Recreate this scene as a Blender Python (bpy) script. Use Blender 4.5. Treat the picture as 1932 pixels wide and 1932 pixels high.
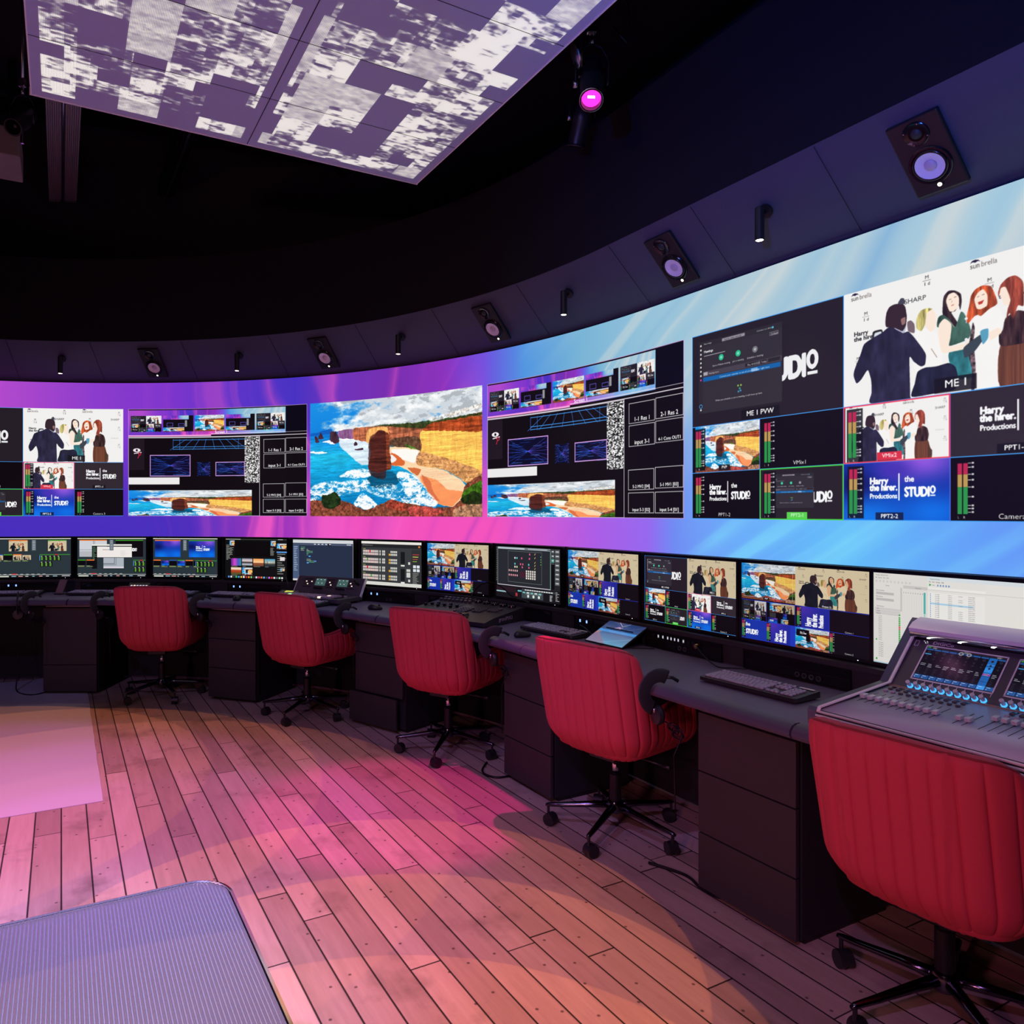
import bpy, bmesh, math, random
import numpy as np
from mathutils import Vector, Matrix
for _o in list(bpy.data.objects): bpy.data.objects.remove(_o)
SC = bpy.context.scene
COL = SC.collection
PI = math.pi

# ------------------------------------------------------------------ camera, world, lights, exposure
cam_d = bpy.data.cameras.new('camera'); cam = bpy.data.objects.new('camera', cam_d); COL.objects.link(cam)
cam.location = (0, 0, 1.45); cam.rotation_euler = (PI/2, 0, 0)
cam_d.sensor_width = 36; cam_d.lens = 1390/1932*36; cam_d.shift_x = 100/1932; cam_d.shift_y = 0
cam_d.clip_start = 0.02; cam_d.clip_end = 60
SC.camera = cam
w = bpy.data.worlds.new('world'); SC.world = w; w.use_nodes = True
w.node_tree.nodes['Background'].inputs[0].default_value = (0.004, 0.004, 0.010, 1)
w.node_tree.nodes['Background'].inputs[1].default_value = 1.0
SC.view_settings.view_transform = 'Standard'
try: SC.view_settings.look = 'None'
except Exception: pass
SC.view_settings.gamma = 1; SC.view_settings.use_curve_mapping = False
SC.view_settings.exposure = 0.0
SC.cycles.max_bounces = 5; SC.cycles.use_adaptive_sampling = True; SC.cycles.adaptive_threshold = 0.03; SC.cycles.sample_clamp_indirect = 4

def spot(name, loc, aim, power, color, half_deg, blend, radius=0.04, parent=None):
    d = bpy.data.lights.new(name, 'SPOT'); d.energy = power; d.color = color
    d.spot_size = math.radians(half_deg*2); d.spot_blend = blend; d.shadow_soft_size = radius
    o = bpy.data.objects.new(name, d); COL.objects.link(o)
    o.location = loc
    o.rotation_euler = (Vector(aim)-Vector(loc)).to_track_quat('-Z', 'Y').to_euler()
    if parent: o.parent = parent
    return o
# stage lamps hung under the black ceiling; their hard-edged pools colour the timber floor
def pool(k, L, B, half, amber, violet):
    """a pair of profile lamps aimed so that the far rim of their pool touches floor point B"""
    d = math.hypot(B[0]-L[0], B[1]-L[1]); a = math.atan2(d, 4.2)-math.radians(half); t = 4.2*math.tan(a)/d
    aim = (L[0]+(B[0]-L[0])*t, L[1]+(B[1]-L[1])*t, 0)
    spot('stage_lamp_amber', (L[0], L[1], 4.2), aim, amber, (1.0, 0.33, 0.13), half, 0.004, 0.004)
    spot('stage_lamp_violet', (L[0]-.12, L[1]-.05, 4.2), aim, violet, (0.66, 0.12, 1.0), half-2.5, 0.30, 0.05)
for k, (L, th, am, vi, hf) in enumerate((((-3.1, 3.2), 94, 185, 60, 23), ((-2.75, 3.0), 73, 190, 80, 23), ((-2.35, 2.65), 53, 180, 110, 23), ((-2.05, 2.25), 33, 70, 140, 21), ((-1.75, 1.75), 19, 330, 30, 13.5), ((-1.66, 1.45), 9, 400, 20, 13.5), ((-1.48, 1.15), -1, 400, 20, 13.5), ((-1.35, .85), -11, 400, 30, 13.5))):
    pool(k, L, (-3+3.9*math.cos(math.radians(th)), 1.6+3.9*math.sin(math.radians(th))), hf, am, vi)
spot('stage_lamp_rose', (-2.6, 1.2, 4.2), (-1.9, 2.3, 0), 340, (.66, 0.14, .95), 30, 0.7, 0.05)
spot('stage_lamp_mauve', (-1.3, -1.6, 3.9), (-1.0, 0.9, 0), 290, (0.66, 0.30, 1.0), 34, 0.7, 0.08)
spot('stage_lamp_magenta', (1.0, 3.0, 3.9), (-0.30, 3.62, 0), 460, (1.0, 0.01, 0.42), 10.5, 0.5, 0.02)
spot('chair_fill_red', (-2.4, -2.4, 2.0), (-0.6, 4.2, 0.9), 150, (1.0, 0.42, 0.44), 36, 0.8, 0.12)  # unseen fill added for the chair backs, set low to spare the floor
spot('chair_fill_red_side', (-1.8, -0.9, 2.0), (1.5, 2.4, 0.85), 100, (1.0, 0.24, 0.42), 22, 0.8, 0.10)  # second unseen fill, added to brighten the nearest chairs
for a_, b_, p_ in (((-2.8, 1.2, 4.4), (-3.3, 6.15, .76), 140), ((-2.4, 1.2, 4.4), (-1.5, 5.85, .76), 140), ((-1.9, 1.0, 4.4), (-.1, 4.95, .76), 160), ((-1.5, .8, 4.4), (.85, 3.75, .76), 250), ((-.4, -.2, 4.4), (1.38, 2.5, .78), 260)):
    spot('desk_fill_blue', a_, b_, p_, (0.40, 0.30, 1.0), 12.0, 0.8, 0.06)  # unseen fill spots added to give the worktop a violet tint
spot('table_fill_ice_blue', (.55, .75, 3.3), (-.95, 1.7, .45), 900, (0.30, 0.50, 1.0), 17, 0.8, 0.25)  # unseen spot added to brighten the reeded table in blue
spot('console_fill_cool', (-.4, -.2, 4.4), (1.50, 2.30, .83), 190, (0.85, 0.78, 1.0), 9.5, 0.8, 0.06)  # unseen narrow spot added to lift the mixing console
spot('soffit_fill_deep_blue', (-0.9, -0.4, 2.0), (1.85, 2.9, 2.72), 420, (0.015, 0.13, 1.0), 30, 1.0, 0.05)  # unseen spot added to turn the right end of the soffit blue

# ------------------------------------------------------------------ plan of the room: half circle joined to a straight run
def _n2(a): l = math.hypot(*a); return (a[0]/l, a[1]/l)
U = _n2((.88, .475)); V = _n2((.475, -.88)); CC = (-3.03, 2.01)
def plan(s, R):
    if s >= 0:
        return (CC[0]+R*(U[0]*math.cos(s)-V[0]*math.sin(s)), CC[1]+R*(U[1]*math.cos(s)-V[1]*math.sin(s)))
    return (CC[0]+R*U[0]-V[0]*s, CC[1]+R*U[1]-V[1]*s)
def normal(s):
    s = max(s, 0); return (U[0]*math.cos(s)-V[0]*math.sin(s), U[1]*math.cos(s)-V[1]*math.sin(s))
def heading(s):
    n = normal(s); return math.atan2(-n[0], n[1])      # rotation about z that turns +Y onto the outward normal
def arc(s, R):                                             # distance along the wall, growing to the right
    return -s*R if s >= 0 else -s

# ------------------------------------------------------------------ mesh helpers
class MB:
    def __init__(s): s.b = bmesh.new(); s.mi = 0
    def _new(s, geom):
        for f in geom:
            if isinstance(f, bmesh.types.BMFace): f.material_index = s.mi
    def box(s, c, size, rot=None, bevel=0):
        r = bmesh.ops.create_cube(s.b, size=1); vs = r['verts']
        bmesh.ops.scale(s.b, vec=size, verts=vs)
        fs = list({f for v in vs for f in v.link_faces})
        if bevel:
            es = list({e for v in vs for e in v.link_edges})
            rr = bmesh.ops.bevel(s.b, geom=vs+es, offset=bevel, segments=2, affect='EDGES', profile=.5)
            vs = list({v for f in rr['faces'] for v in f.verts}|{v for v in vs if v.is_valid})
            fs = list({f for v in vs for f in v.link_faces})
        if rot is not None:
            M = rot if isinstance(rot, Matrix) else Matrix.Rotation(rot, 3, 'Z')
            bmesh.ops.rotate(s.b, cent=(0, 0, 0), matrix=M, verts=vs)
        bmesh.ops.translate(s.b, vec=c, verts=vs)
        for f in fs: f.material_index = s.mi
        return s
    def ring_loft(s, rings, cap=True, closed=True):
        vr = [[s.b.verts.new(p) for p in r] for r in rings]
        n = len(vr[0])
        for a, b in zip(vr, vr[1:]):
            for i in range(n if closed else n-1):
                j = (i+1) % n
                try:
                    f = s.b.faces.new((a[i], a[j], b[j], b[i])); f.material_index = s.mi; f.smooth = True
                except ValueError: pass
        if cap and closed:
            for r in (vr[0][::-1], vr[-1]):
                try: f = s.b.faces.new(r); f.material_index = s.mi
                except ValueError: pass
        return s
    def lathe(s, prof, n=24, M=None, cap=True):
        rings = []
        for r, z in prof:
            ring = [Vector((r*math.cos(2*PI*i/n), r*math.sin(2*PI*i/n), z)) for i in range(n)]
            if M is not None: ring = [M @ p for p in ring]
            rings.append(ring)
        return s.ring_loft(rings, cap)
    def cyl(s, a, b, r, r2=None, n=16):
        a = Vector(a); b = Vector(b); d = b-a
        q = d.to_track_quat('Z', 'Y').to_matrix().to_4x4(); M = Matrix.Translation(a) @ q
        return s.lathe([(r, 0), (r if r2 is None else r2, d.length)], n, M)
    def tube(s, path, r, n=8, flat=None, up=Vector((0, 0, 1))):
        P = [Vector(p) for p in path]; rings = []
        for i, p in enumerate(P):
            t = (P[min(i+1, len(P)-1)]-P[max(i-1, 0)]).normalized()
            x = t.cross(up)
            if x.length < 1e-4: x = t.cross(Vector((0, 1, 0)))
            x.normalize(); y = x.cross(t)
            ra, rb = (r, r) if flat is None else flat
            rings.append([p + x*ra*math.cos(2*PI*k/n) + y*rb*math.sin(2*PI*k/n) for k in range(n)])
        return s.ring_loft(rings)
    def prism(s, poly, z0, z1, M=None):
        A = [Vector((x, y, z0)) for x, y in poly]; B = [Vector((x, y, z1)) for x, y in poly]
        if M is not None: A = [M @ p for p in A]; B = [M @ p for p in B]
        a = [s.b.verts.new(p) for p in A]; b = [s.b.verts.new(p) for p in B]; n = len(a)
        for i in range(n):
            j = (i+1) % n; f = s.b.faces.new((a[i], a[j], b[j], b[i])); f.material_index = s.mi
        for r in (a[::-1], b):
            f = s.b.faces.new(r); f.material_index = s.mi
        return s
    def build(s, name, mats, parent=None, smooth=None, loc=None, rot=None):
        bmesh.ops.recalc_face_normals(s.b, faces=s.b.faces)
        me = bpy.data.meshes.new(name); s.b.to_mesh(me); s.b.free()
        for m in (mats if isinstance(mats, (list, tuple)) else [mats]): me.materials.append(m)
        if smooth is not None:
            me.polygons.foreach_set('use_smooth', [smooth]*len(me.polygons))
        o = bpy.data.objects.new(name, me); COL.objects.link(o)
        if parent: o.parent = parent
        if loc is not None: o.location = loc
        if rot is not None: o.rotation_euler = rot
        return o
def auto(o, deg=35):
    try:
        me = o.data; me.polygons.foreach_set('use_smooth', [True]*len(me.polygons))
        b = bmesh.new(); b.from_mesh(me); c = math.radians(deg)
        for e in b.edges:
            if len(e.link_faces) == 2 and e.calc_face_angle(0) > c: e.smooth = False
        b.to_mesh(me); b.free()
    except Exception: pass
    return o
def mesh_obj(name, verts, faces, mat, parent=None, uvs=None, smooth=True):
    me = bpy.data.meshes.new(name); me.from_pydata(verts, [], faces); me.materials.append(mat)
    if uvs is not None:
        l = me.uv_layers.new(name='UVMap')
        for p in me.polygons:
            for li in p.loop_indices: l.data[li].uv = uvs[me.loops[li].vertex_index]
    me.polygons.foreach_set('use_smooth', [smooth]*len(me.polygons)); me.update()
    o = bpy.data.objects.new(name, me); COL.objects.link(o)
    if parent: o.parent = parent
    return o
def sweep(name, prof, s0, s1, mat, parent=None, closed=False, step=0.035, uv=False, smooth=True):
    """sweep a (radius, height) profile along the room plan from s0 (right) to s1 (left)"""
    ss = []
    s = s0
    while s < 0: ss.append(s); s += 0.25
    if s0 < 0: ss.append(0.0); s = step
    while s < s1: ss.append(s); s += step
    ss.append(s1)
    ss = sorted(set(round(x, 5) for x in ss if s0 <= x <= s1))
    V_, F, T = [], [], []; n = len(prof)
    a0 = arc(s1, prof[0][0]); a1 = arc(s0, prof[0][0])
    for s in ss:
        for k, (r, z) in enumerate(prof):
            x, y = plan(s, r); V_.append((x, y, z)); T.append(((arc(s, prof[0][0])-a0)/(a1-a0), k/(n-1)))
    m = n if closed else n-1
    for i in range(len(ss)-1):
        for k in range(m):
            j = (k+1) % n; F.append((i*n+k, (i+1)*n+k, (i+1)*n+j, i*n+j))
    if closed:
        F.append(tuple(range(n))[::-1]); F.append(tuple((len(ss)-1)*n+k for k in range(n)))
    o = mesh_obj(name, V_, F, mat, parent, T if uv else None, smooth)
    b = bmesh.new(); b.from_mesh(o.data)
    if closed: bmesh.ops.recalc_face_normals(b, faces=b.faces)
    for e in b.edges:
        if len(e.link_faces) == 2 and e.calc_face_angle(0) > .6: e.smooth = False
    b.to_mesh(o.data); b.free()
    return o
def tag(o, label, cat, group=None, kind=None):
    if label: o['label'] = label
    if cat: o['category'] = cat
    if group: o['group'] = group
    if kind: o['kind'] = kind
    return o
def thing(name, label, cat, loc=(0, 0, 0), rz=0, group=None):
    o = bpy.data.objects.new(name, None); COL.objects.link(o); o.empty_display_size = .05
    o.location = loc; o.rotation_euler = (0, 0, rz)
    return tag(o, label, cat, group)
def dup(o, parent=None, loc=None, rz=None):
    c = o.copy(); COL.objects.link(c); c.parent = parent
    if loc is not None: c.location = loc
    if rz is not None: c.rotation_euler = (0, 0, rz)
    for ch in list(o.children): dup(ch, c)
    return c
def struct(o): o['kind'] = 'structure'; return o

# ------------------------------------------------------------------ materials
def mat(name, col, rough=.5, metal=0, emis=None, es=0, bump=0, bscale=200, spec=.5, sheen=0, coat=0, vary=0):
    m = bpy.data.materials.new(name); m.use_nodes = True; N = m.node_tree.nodes; L = m.node_tree.links
    p = N['Principled BSDF']; p.inputs['Base Color'].default_value = (*col, 1)
    p.inputs['Roughness'].default_value = rough; p.inputs['Metallic'].default_value = metal
    p.inputs['Specular IOR Level'].default_value = spec
    if sheen: p.inputs['Sheen Weight'].default_value = sheen; p.inputs['Sheen Roughness'].default_value = .4; p.inputs['Sheen Tint'].default_value = (*[min(1, c*1.6+.15) for c in col], 1)
    if coat: p.inputs['Coat Weight'].default_value = coat
    if emis: p.inputs['Emission Color'].default_value = (*emis, 1); p.inputs['Emission Strength'].default_value = es
    tc = N.new('ShaderNodeTexCoord')
    nz = N.new('ShaderNodeTexNoise'); nz.inputs['Scale'].default_value = bscale if bump else 6; nz.inputs['Detail'].default_value = 3
    L.new(tc.outputs['Object'], nz.inputs['Vector'])
    if bump:
        b = N.new('ShaderNodeBump'); b.inputs['Strength'].default_value = bump; b.inputs['Distance'].default_value = .002
        L.new(nz.outputs['Fac'], b.inputs['Height']); L.new(b.outputs['Normal'], p.inputs['Normal'])
    if vary:
        mx = N.new('ShaderNodeMix'); mx.data_type = 'RGBA'
        mx.inputs[6].default_value = (*[c*(1-vary) for c in col], 1); mx.inputs[7].default_value = (*[min(1, c*(1+vary)) for c in col], 1)
        L.new(nz.outputs['Fac'], mx.inputs[0]); L.new(mx.outputs[2], p.inputs['Base Color'])
    return m
def screen_mat(name, arr, strength=1.0, rough=.35, spec=.3):
    """lit display: the picture is drawn by the painter below into a generated image"""
    h, w_ = arr.shape[:2]
    im = bpy.data.images.new(name, w_, h, alpha=False)
    px = np.ones((h, w_, 4), np.float32); px[..., :3] = np.clip(arr[::-1], 0, 1)
    im.pixels.foreach_set(px.ravel()); im.update(); im.pack()
    m = bpy.data.materials.new(name); m.use_nodes = True; N = m.node_tree.nodes; L = m.node_tree.links
    p = N['Principled BSDF']; p.inputs['Base Color'].default_value = (.01, .01, .012, 1)
    p.inputs['Roughness'].default_value = rough; p.inputs['Specular IOR Level'].default_value = spec
    t = N.new('ShaderNodeTexImage'); t.image = im; t.extension = 'EXTEND'
    L.new(t.outputs['Color'], p.inputs['Emission Color']); p.inputs['Emission Strength'].default_value = strength
    return m
# ------------------------------------------------------------------ painter: draws the pictures shown on the displays
_tx = {}
def glyph_tris(txt, bold=0.0):
    k = (txt, bold)
    if k in _tx: return _tx[k]
    c = bpy.data.curves.new('t', 'FONT'); c.body = txt; c.resolution_u = 3; c.offset = bold
    o = bpy.data.objects.new('t', c); COL.objects.link(o)
    dg = bpy.context.evaluated_depsgraph_get(); dg.update(); me = o.evaluated_get(dg).to_mesh()
    me.calc_loop_triangles()
    vs = np.array([v.co[:2] for v in me.vertices], float).reshape(-1, 2)
    tr = np.array([t.vertices[:] for t in me.loop_triangles], int).reshape(-1, 3)
    r = vs[tr] if len(tr) else np.zeros((0, 3, 2))
    bpy.data.objects.remove(o); bpy.data.curves.remove(c)
    _tx[k] = r; return r
class Cv:
    def __init__(s, w, h, col=(0, 0, 0)):
        s.w, s.h = int(w), int(h); s.a = np.zeros((s.h, s.w, 3), np.float32); s.a[:] = np.array(col)/255.
    def _mask(s, x0, y0, x1, y1): return max(0, int(x0)), max(0, int(y0)), min(s.w, int(math.ceil(x1))), min(s.h, int(math.ceil(y1)))
    def rect(s, x0, y0, x1, y1, col, al=1.0):
        X0, Y0, X1, Y1 = s._mask(x0, y0, x1, y1)
        if X1 <= X0 or Y1 <= Y0: return s
        cx_ = np.clip(np.minimum(np.arange(X0, X1)+1, x1)-np.maximum(np.arange(X0, X1), x0), 0, 1)
        cy_ = np.clip(np.minimum(np.arange(Y0, Y1)+1, y1)-np.maximum(np.arange(Y0, Y1), y0), 0, 1)
        m = (cy_[:, None]*cx_[None])[..., None]*al
        s.a[Y0:Y1, X0:X1] = s.a[Y0:Y1, X0:X1]*(1-m)+np.array(col, np.float32)/255*m
        return s
    def frame(s, x0, y0, x1, y1, t, col):
        return s.rect(x0, y0, x1, y0+t, col).rect(x0, y1-t, x1, y1, col).rect(x0, y0, x0+t, y1, col).rect(x1-t, y0, x1, y1, col)
    def poly(s, P, col, al=1.0, tex=None, blur=0, nm=None):
        P = np.array(P, float); X0, Y0, X1, Y1 = s._mask(P[:, 0].min()-1, P[:, 1].min()-1, P[:, 0].max()+2, P[:, 1].max()+2)
        if X1 <= X0 or Y1 <= Y0: return s
        ss = 2; gx = (np.arange((X1-X0)*ss)+.5)/ss+X0; gy = (np.arange((Y1-Y0)*ss)+.5)/ss+Y0
        ins = np.zeros((len(gy), len(gx)), bool)
        for (ax, ay), (bx, by) in zip(P, np.roll(P, -1, 0)):
            if ay == by: continue
            rows = (gy > min(ay, by)) & (gy <= max(ay, by))
            xi = ax+(gy-ay)*(bx-ax)/(by-ay)
            ins ^= rows[:, None] & (gx[None] > xi[:, None])
        m = ins.reshape(Y1-Y0, ss, X1-X0, ss).mean((1, 3))
        if blur:
            for _ in range(blur):
                p_ = np.pad(m, 1, mode='edge'); m = (p_[:-2, 1:-1]+p_[2:, 1:-1]+p_[1:-1, :-2]+p_[1:-1, 2:]+4*m)/8
        if nm is not None: m = m*nm[Y0:Y1, X0:X1]
        m = m[..., None]*al
        c = np.array(col, np.float32)/255
        if tex is not None: c = np.clip(c*tex[Y0:Y1, X0:X1], 0, 1)
        s.a[Y0:Y1, X0:X1] = s.a[Y0:Y1, X0:X1]*(1-m)+c*m
        return s
    def disc(s, x, y, r, col, al=1.0, ry=None):
        ry = ry or r
        return s.poly([(x+r*math.cos(t*PI/12), y+ry*math.sin(t*PI/12)) for t in range(24)], col, al)
    def line(s, x0, y0, x1, y1, t, col, al=1.0):
        d = math.hypot(x1-x0, y1-y0) or 1; nx, ny = -(y1-y0)/d*t/2, (x1-x0)/d*t/2
        return s.poly([(x0+nx, y0+ny), (x1+nx, y1+ny), (x1-nx, y1-ny), (x0-nx, y0-ny)], col, al)
    def text(s, txt, x, y, size, col, anchor='l', sx=1.0, bold=0.0, rot=0, al=1.0):
        """x, y = baseline start (or middle); size = em height in pixels"""
        T = glyph_tris(txt)
        if not len(T): return s
        T = T*np.array([size*sx, -size])
        w_ = T[..., 0].max()
        if anchor == 'c': T = T-np.array([w_/2, 0])
        elif anchor == 'r': T = T-np.array([w_, 0])
        if rot: c, n = math.cos(rot), math.sin(rot); T = T @ np.array([[c, n], [-n, c]])
        T = T+np.array([x, y])
        X0, Y0, X1, Y1 = s._mask(T[..., 0].min()-2, T[..., 1].min()-2, T[..., 0].max()+3, T[..., 1].max()+3)
        if X1 <= X0 or Y1 <= Y0: return s
        k = 3; M = np.zeros(((Y1-Y0)*k, (X1-X0)*k), bool)
        T = (T-np.array([X0, Y0]))*k
        for t in T:
            a0, b0 = np.floor(t.min(0)).astype(int); a1, b1 = np.ceil(t.max(0)).astype(int)+1
            a0, b0 = max(a0, 0), max(b0, 0); a1, b1 = min(a1, M.shape[1]), min(b1, M.shape[0])
            if a1 <= a0 or b1 <= b0: continue
            gx = np.arange(a0, a1)[None]+.5; gy = np.arange(b0, b1)[:, None]+.5
            e = []
            for i in range(3):
                p, q = t[i], t[(i+1) % 3]; e.append((q[0]-p[0])*(gy-p[1])-(q[1]-p[1])*(gx-p[0]))
            M[b0:b1, a0:a1] |= ((e[0] >= -.01) & (e[1] >= -.01) & (e[2] >= -.01)) | ((e[0] <= .01) & (e[1] <= .01) & (e[2] <= .01))
        for _ in range(int(round(bold*size*k*1.1))):
            q = M.copy(); q[:, 1:] |= M[:, :-1]; q[1:] |= M[:-1]; q[:, :-1] |= M[:, 1:]; q[:-1] |= M[1:]; M = q
        m = M.reshape(Y1-Y0, k, X1-X0, k).mean((1, 3))[..., None]*al
        s.a[Y0:Y1, X0:X1] = s.a[Y0:Y1, X0:X1]*(1-m)+np.array(col, np.float32)/255*m
        return s
    def blit(s, src, x0, y0, x1, y1, gain=1.0, rot=False):
        a = src.a if isinstance(src, Cv) else src
        if rot: a = np.rot90(a)
        W, H = max(1, int(round(x1-x0))), max(1, int(round(y1-y0)))
        X0, Y0 = int(round(x0)), int(round(y0))
        k = 1
        while a.shape[1] > W*2*k and a.shape[0] > H*2*k: k += 1
        if k > 1:
            hh, ww = a.shape[0]//k*k, a.shape[1]//k*k
            a = a[:hh, :ww].reshape(hh//k, k, ww//k, k, 3).mean((1, 3))
        fy = np.clip((np.arange(H)+.5)*a.shape[0]/H-.5, 0, a.shape[0]-1.001); fx = np.clip((np.arange(W)+.5)*a.shape[1]/W-.5, 0, a.shape[1]-1.001)
        iy, ix = fy.astype(int), fx.astype(int); ty, tx = (fy-iy)[:, None, None], (fx-ix)[None, :, None]
        iy1, ix1 = np.minimum(iy+1, a.shape[0]-1), np.minimum(ix+1, a.shape[1]-1)
        r = (a[iy][:, ix]*(1-tx)+a[iy][:, ix1]*tx)*(1-ty)+(a[iy1][:, ix]*(1-tx)+a[iy1][:, ix1]*tx)*ty
        cx0, cy0 = max(0, -X0), max(0, -Y0); cx1, cy1 = min(W, s.w-X0), min(H, s.h-Y0)
        if cx1 > cx0 and cy1 > cy0: s.a[Y0+cy0:Y0+cy1, X0+cx0:X0+cx1] = r[cy0:cy1, cx0:cx1]*gain
        return s
def vnoise(w_, h, sx, sy, seed, oct=4, gain=.55):
    r = np.random.RandomState(seed); out = np.zeros((h, w_), np.float32); amp, tot = 1., 0.
    for o in range(oct):
        nx, ny = max(2, int(w_/sx)+2), max(2, int(h/sy)+2); g = r.rand(ny+1, nx+1).astype(np.float32)
        fx = np.arange(w_)/sx; fy = np.arange(h)/sy; ix = np.minimum(fx.astype(int), nx-1); iy = np.minimum(fy.astype(int), ny-1)
        tx = fx-ix; ty = fy-iy; tx = tx*tx*(3-2*tx); ty = (ty*ty*(3-2*ty))[:, None]
        a = g[iy][:, ix]*(1-tx)+g[iy][:, ix+1]*tx; b = g[iy+1][:, ix]*(1-tx)+g[iy+1][:, ix+1]*tx
        out += amp*(a*(1-ty)+b*ty); tot += amp; amp *= gain; sx = max(1.5, sx/2); sy = max(1.5, sy/2)
    return out/tot
def lerp(a, b, t): return a*(1-t)+b*t
def ramp(x, stops):
    xs = [p[0] for p in stops]; return np.stack([np.interp(x, xs, [p[1][k]/255. for p in stops]) for k in range(3)], -1).astype(np.float32)

COAST={
'land':[(0.001,0.279),(0.048,0.265),(0.119,0.263),(0.168,0.25),(0.256,0.24),(0.332,0.235),(0.365,0.229),(0.447,0.226),(0.583,0.234),(0.654,0.231),(0.719,0.229),(0.799,0.214),(0.906,0.204),(0.996,0.205),(0.996,0.997),(0.529,1.0),(0.332,0.361),(0.256,0.335),(0.171,0.32),(0.119,0.304),(0.001,0.295)],
'farcliff':[(0.168,0.255),(0.256,0.246),(0.332,0.241),(0.332,0.329),(0.256,0.333),(0.171,0.318)],
'mid':[(0.256,0.246),(0.332,0.235),(0.42,0.241),(0.469,0.24),(0.583,0.242),(0.659,0.278),(0.654,0.452),(0.583,0.422),(0.529,0.422),(0.469,0.385),(0.463,0.294),(0.343,0.362),(0.256,0.335)],
'veg':[(0.332,0.237),(0.447,0.226),(0.583,0.23),(0.719,0.225),(0.996,0.205),(0.996,0.222),(0.719,0.247),(0.659,0.285),(0.529,0.255),(0.42,0.239)],
'redtop':[(0.659,0.3),(0.719,0.24),(0.799,0.232),(0.996,0.237),(0.996,0.347),(0.799,0.321)],
'yellow':[(0.656,0.299),(0.996,0.343),(0.996,0.706),(0.933,0.752),(0.853,0.683),(0.772,0.623),(0.627,0.575),(0.654,0.437)],
'lower':[(0.64,0.473),(0.746,0.513),(0.853,0.566),(0.996,0.656),(0.996,0.713),(0.933,0.752),(0.853,0.683),(0.772,0.623),(0.624,0.575)],
'beach':[(0.469,0.42),(0.643,0.462),(0.627,0.572),(0.772,0.626),(0.88,0.714),(0.917,0.788),(0.88,0.896),(0.826,0.924),(0.74,0.894),(0.686,0.795),(0.621,0.671),(0.529,0.588),(0.474,0.562)],
'or1':[(0.469,0.475),(0.507,0.486),(0.551,0.543),(0.545,0.578),(0.474,0.566)],
'or2':[(0.572,0.599),(0.648,0.615),(0.632,0.663),(0.605,0.647)],
'or3':[(0.643,0.672),(0.746,0.714),(0.799,0.784),(0.896,0.809),(0.831,0.917),(0.74,0.894),(0.686,0.795)],
'stack':[(0.398,0.272),(0.447,0.293),(0.463,0.326),(0.466,0.467),(0.477,0.562),(0.469,0.608),(0.387,0.628),(0.34,0.59),(0.354,0.459),(0.349,0.363),(0.376,0.317)],
'st2':[(0.118,0.263),(0.146,0.257),(0.16,0.282),(0.171,0.349),(0.146,0.365),(0.116,0.336)],
'st3':[(0.025,0.297),(0.037,0.294),(0.051,0.34),(0.032,0.351)],
'st4':[(0.256,0.371),(0.267,0.356),(0.28,0.385),(0.258,0.389)],
'st5':[(0.048,0.29),(0.062,0.262),(0.078,0.313),(0.048,0.317)],
'reef':[(0.261,0.42),(0.283,0.415),(0.31,0.414),(0.31,0.43),(0.264,0.43)],
'foam1':[(0.171,0.651),(0.228,0.604),(0.31,0.592),(0.349,0.61),(0.354,0.658),(0.267,0.674),(0.201,0.66)],
'foam2':[(0.001,0.761),(0.065,0.704),(0.201,0.692),(0.338,0.689),(0.34,0.769),(0.256,0.791),(0.174,0.822),(0.001,0.877)],
'foam3':[(0.529,0.627),(0.621,0.671),(0.686,0.795),(0.746,0.886),(0.719,0.924),(0.583,0.861),(0.54,0.752),(0.507,0.665)],
'foam4':[(0.31,0.8),(0.392,0.905),(0.332,0.945),(0.256,0.896)],
'foam5':[(0.338,0.753),(0.474,0.726),(0.583,0.799),(0.746,0.909),(0.572,0.907),(0.447,0.851),(0.338,0.793)],
'pool':[(0.174,0.316),(0.332,0.341),(0.349,0.458),(0.343,0.554),(0.289,0.551),(0.217,0.449),(0.174,0.39)],
'wake':[(0.469,0.483),(0.502,0.509),(0.507,0.525),(0.491,0.547),(0.469,0.546)],
'dark':[(0.338,0.657),(0.354,0.634),(0.474,0.624),(0.529,0.697),(0.474,0.757),(0.365,0.754),(0.332,0.705)],
'rocks':[(0.001,0.869),(0.092,0.862),(0.174,0.859),(0.245,0.896),(0.321,0.945),(0.398,0.905),(0.474,0.861),(0.529,0.883),(0.572,0.892),(0.719,0.927),(0.831,0.921),(0.88,0.859),(0.906,0.751),(0.996,0.691),(0.996,0.997),(0.001,1.002)],
'bush1':[(0.065,0.878),(0.07,0.812),(0.097,0.816),(0.136,0.788),(0.168,0.818),(0.179,0.887),(0.125,0.936),(0.081,0.919)],
'bush2':[(0.88,0.867),(0.901,0.795),(0.996,0.727),(0.996,0.862),(0.906,0.889)],
'mound':[(0.447,0.914),(0.474,0.861),(0.518,0.875),(0.572,0.922),(0.556,0.953),(0.474,0.937)],
}
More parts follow.
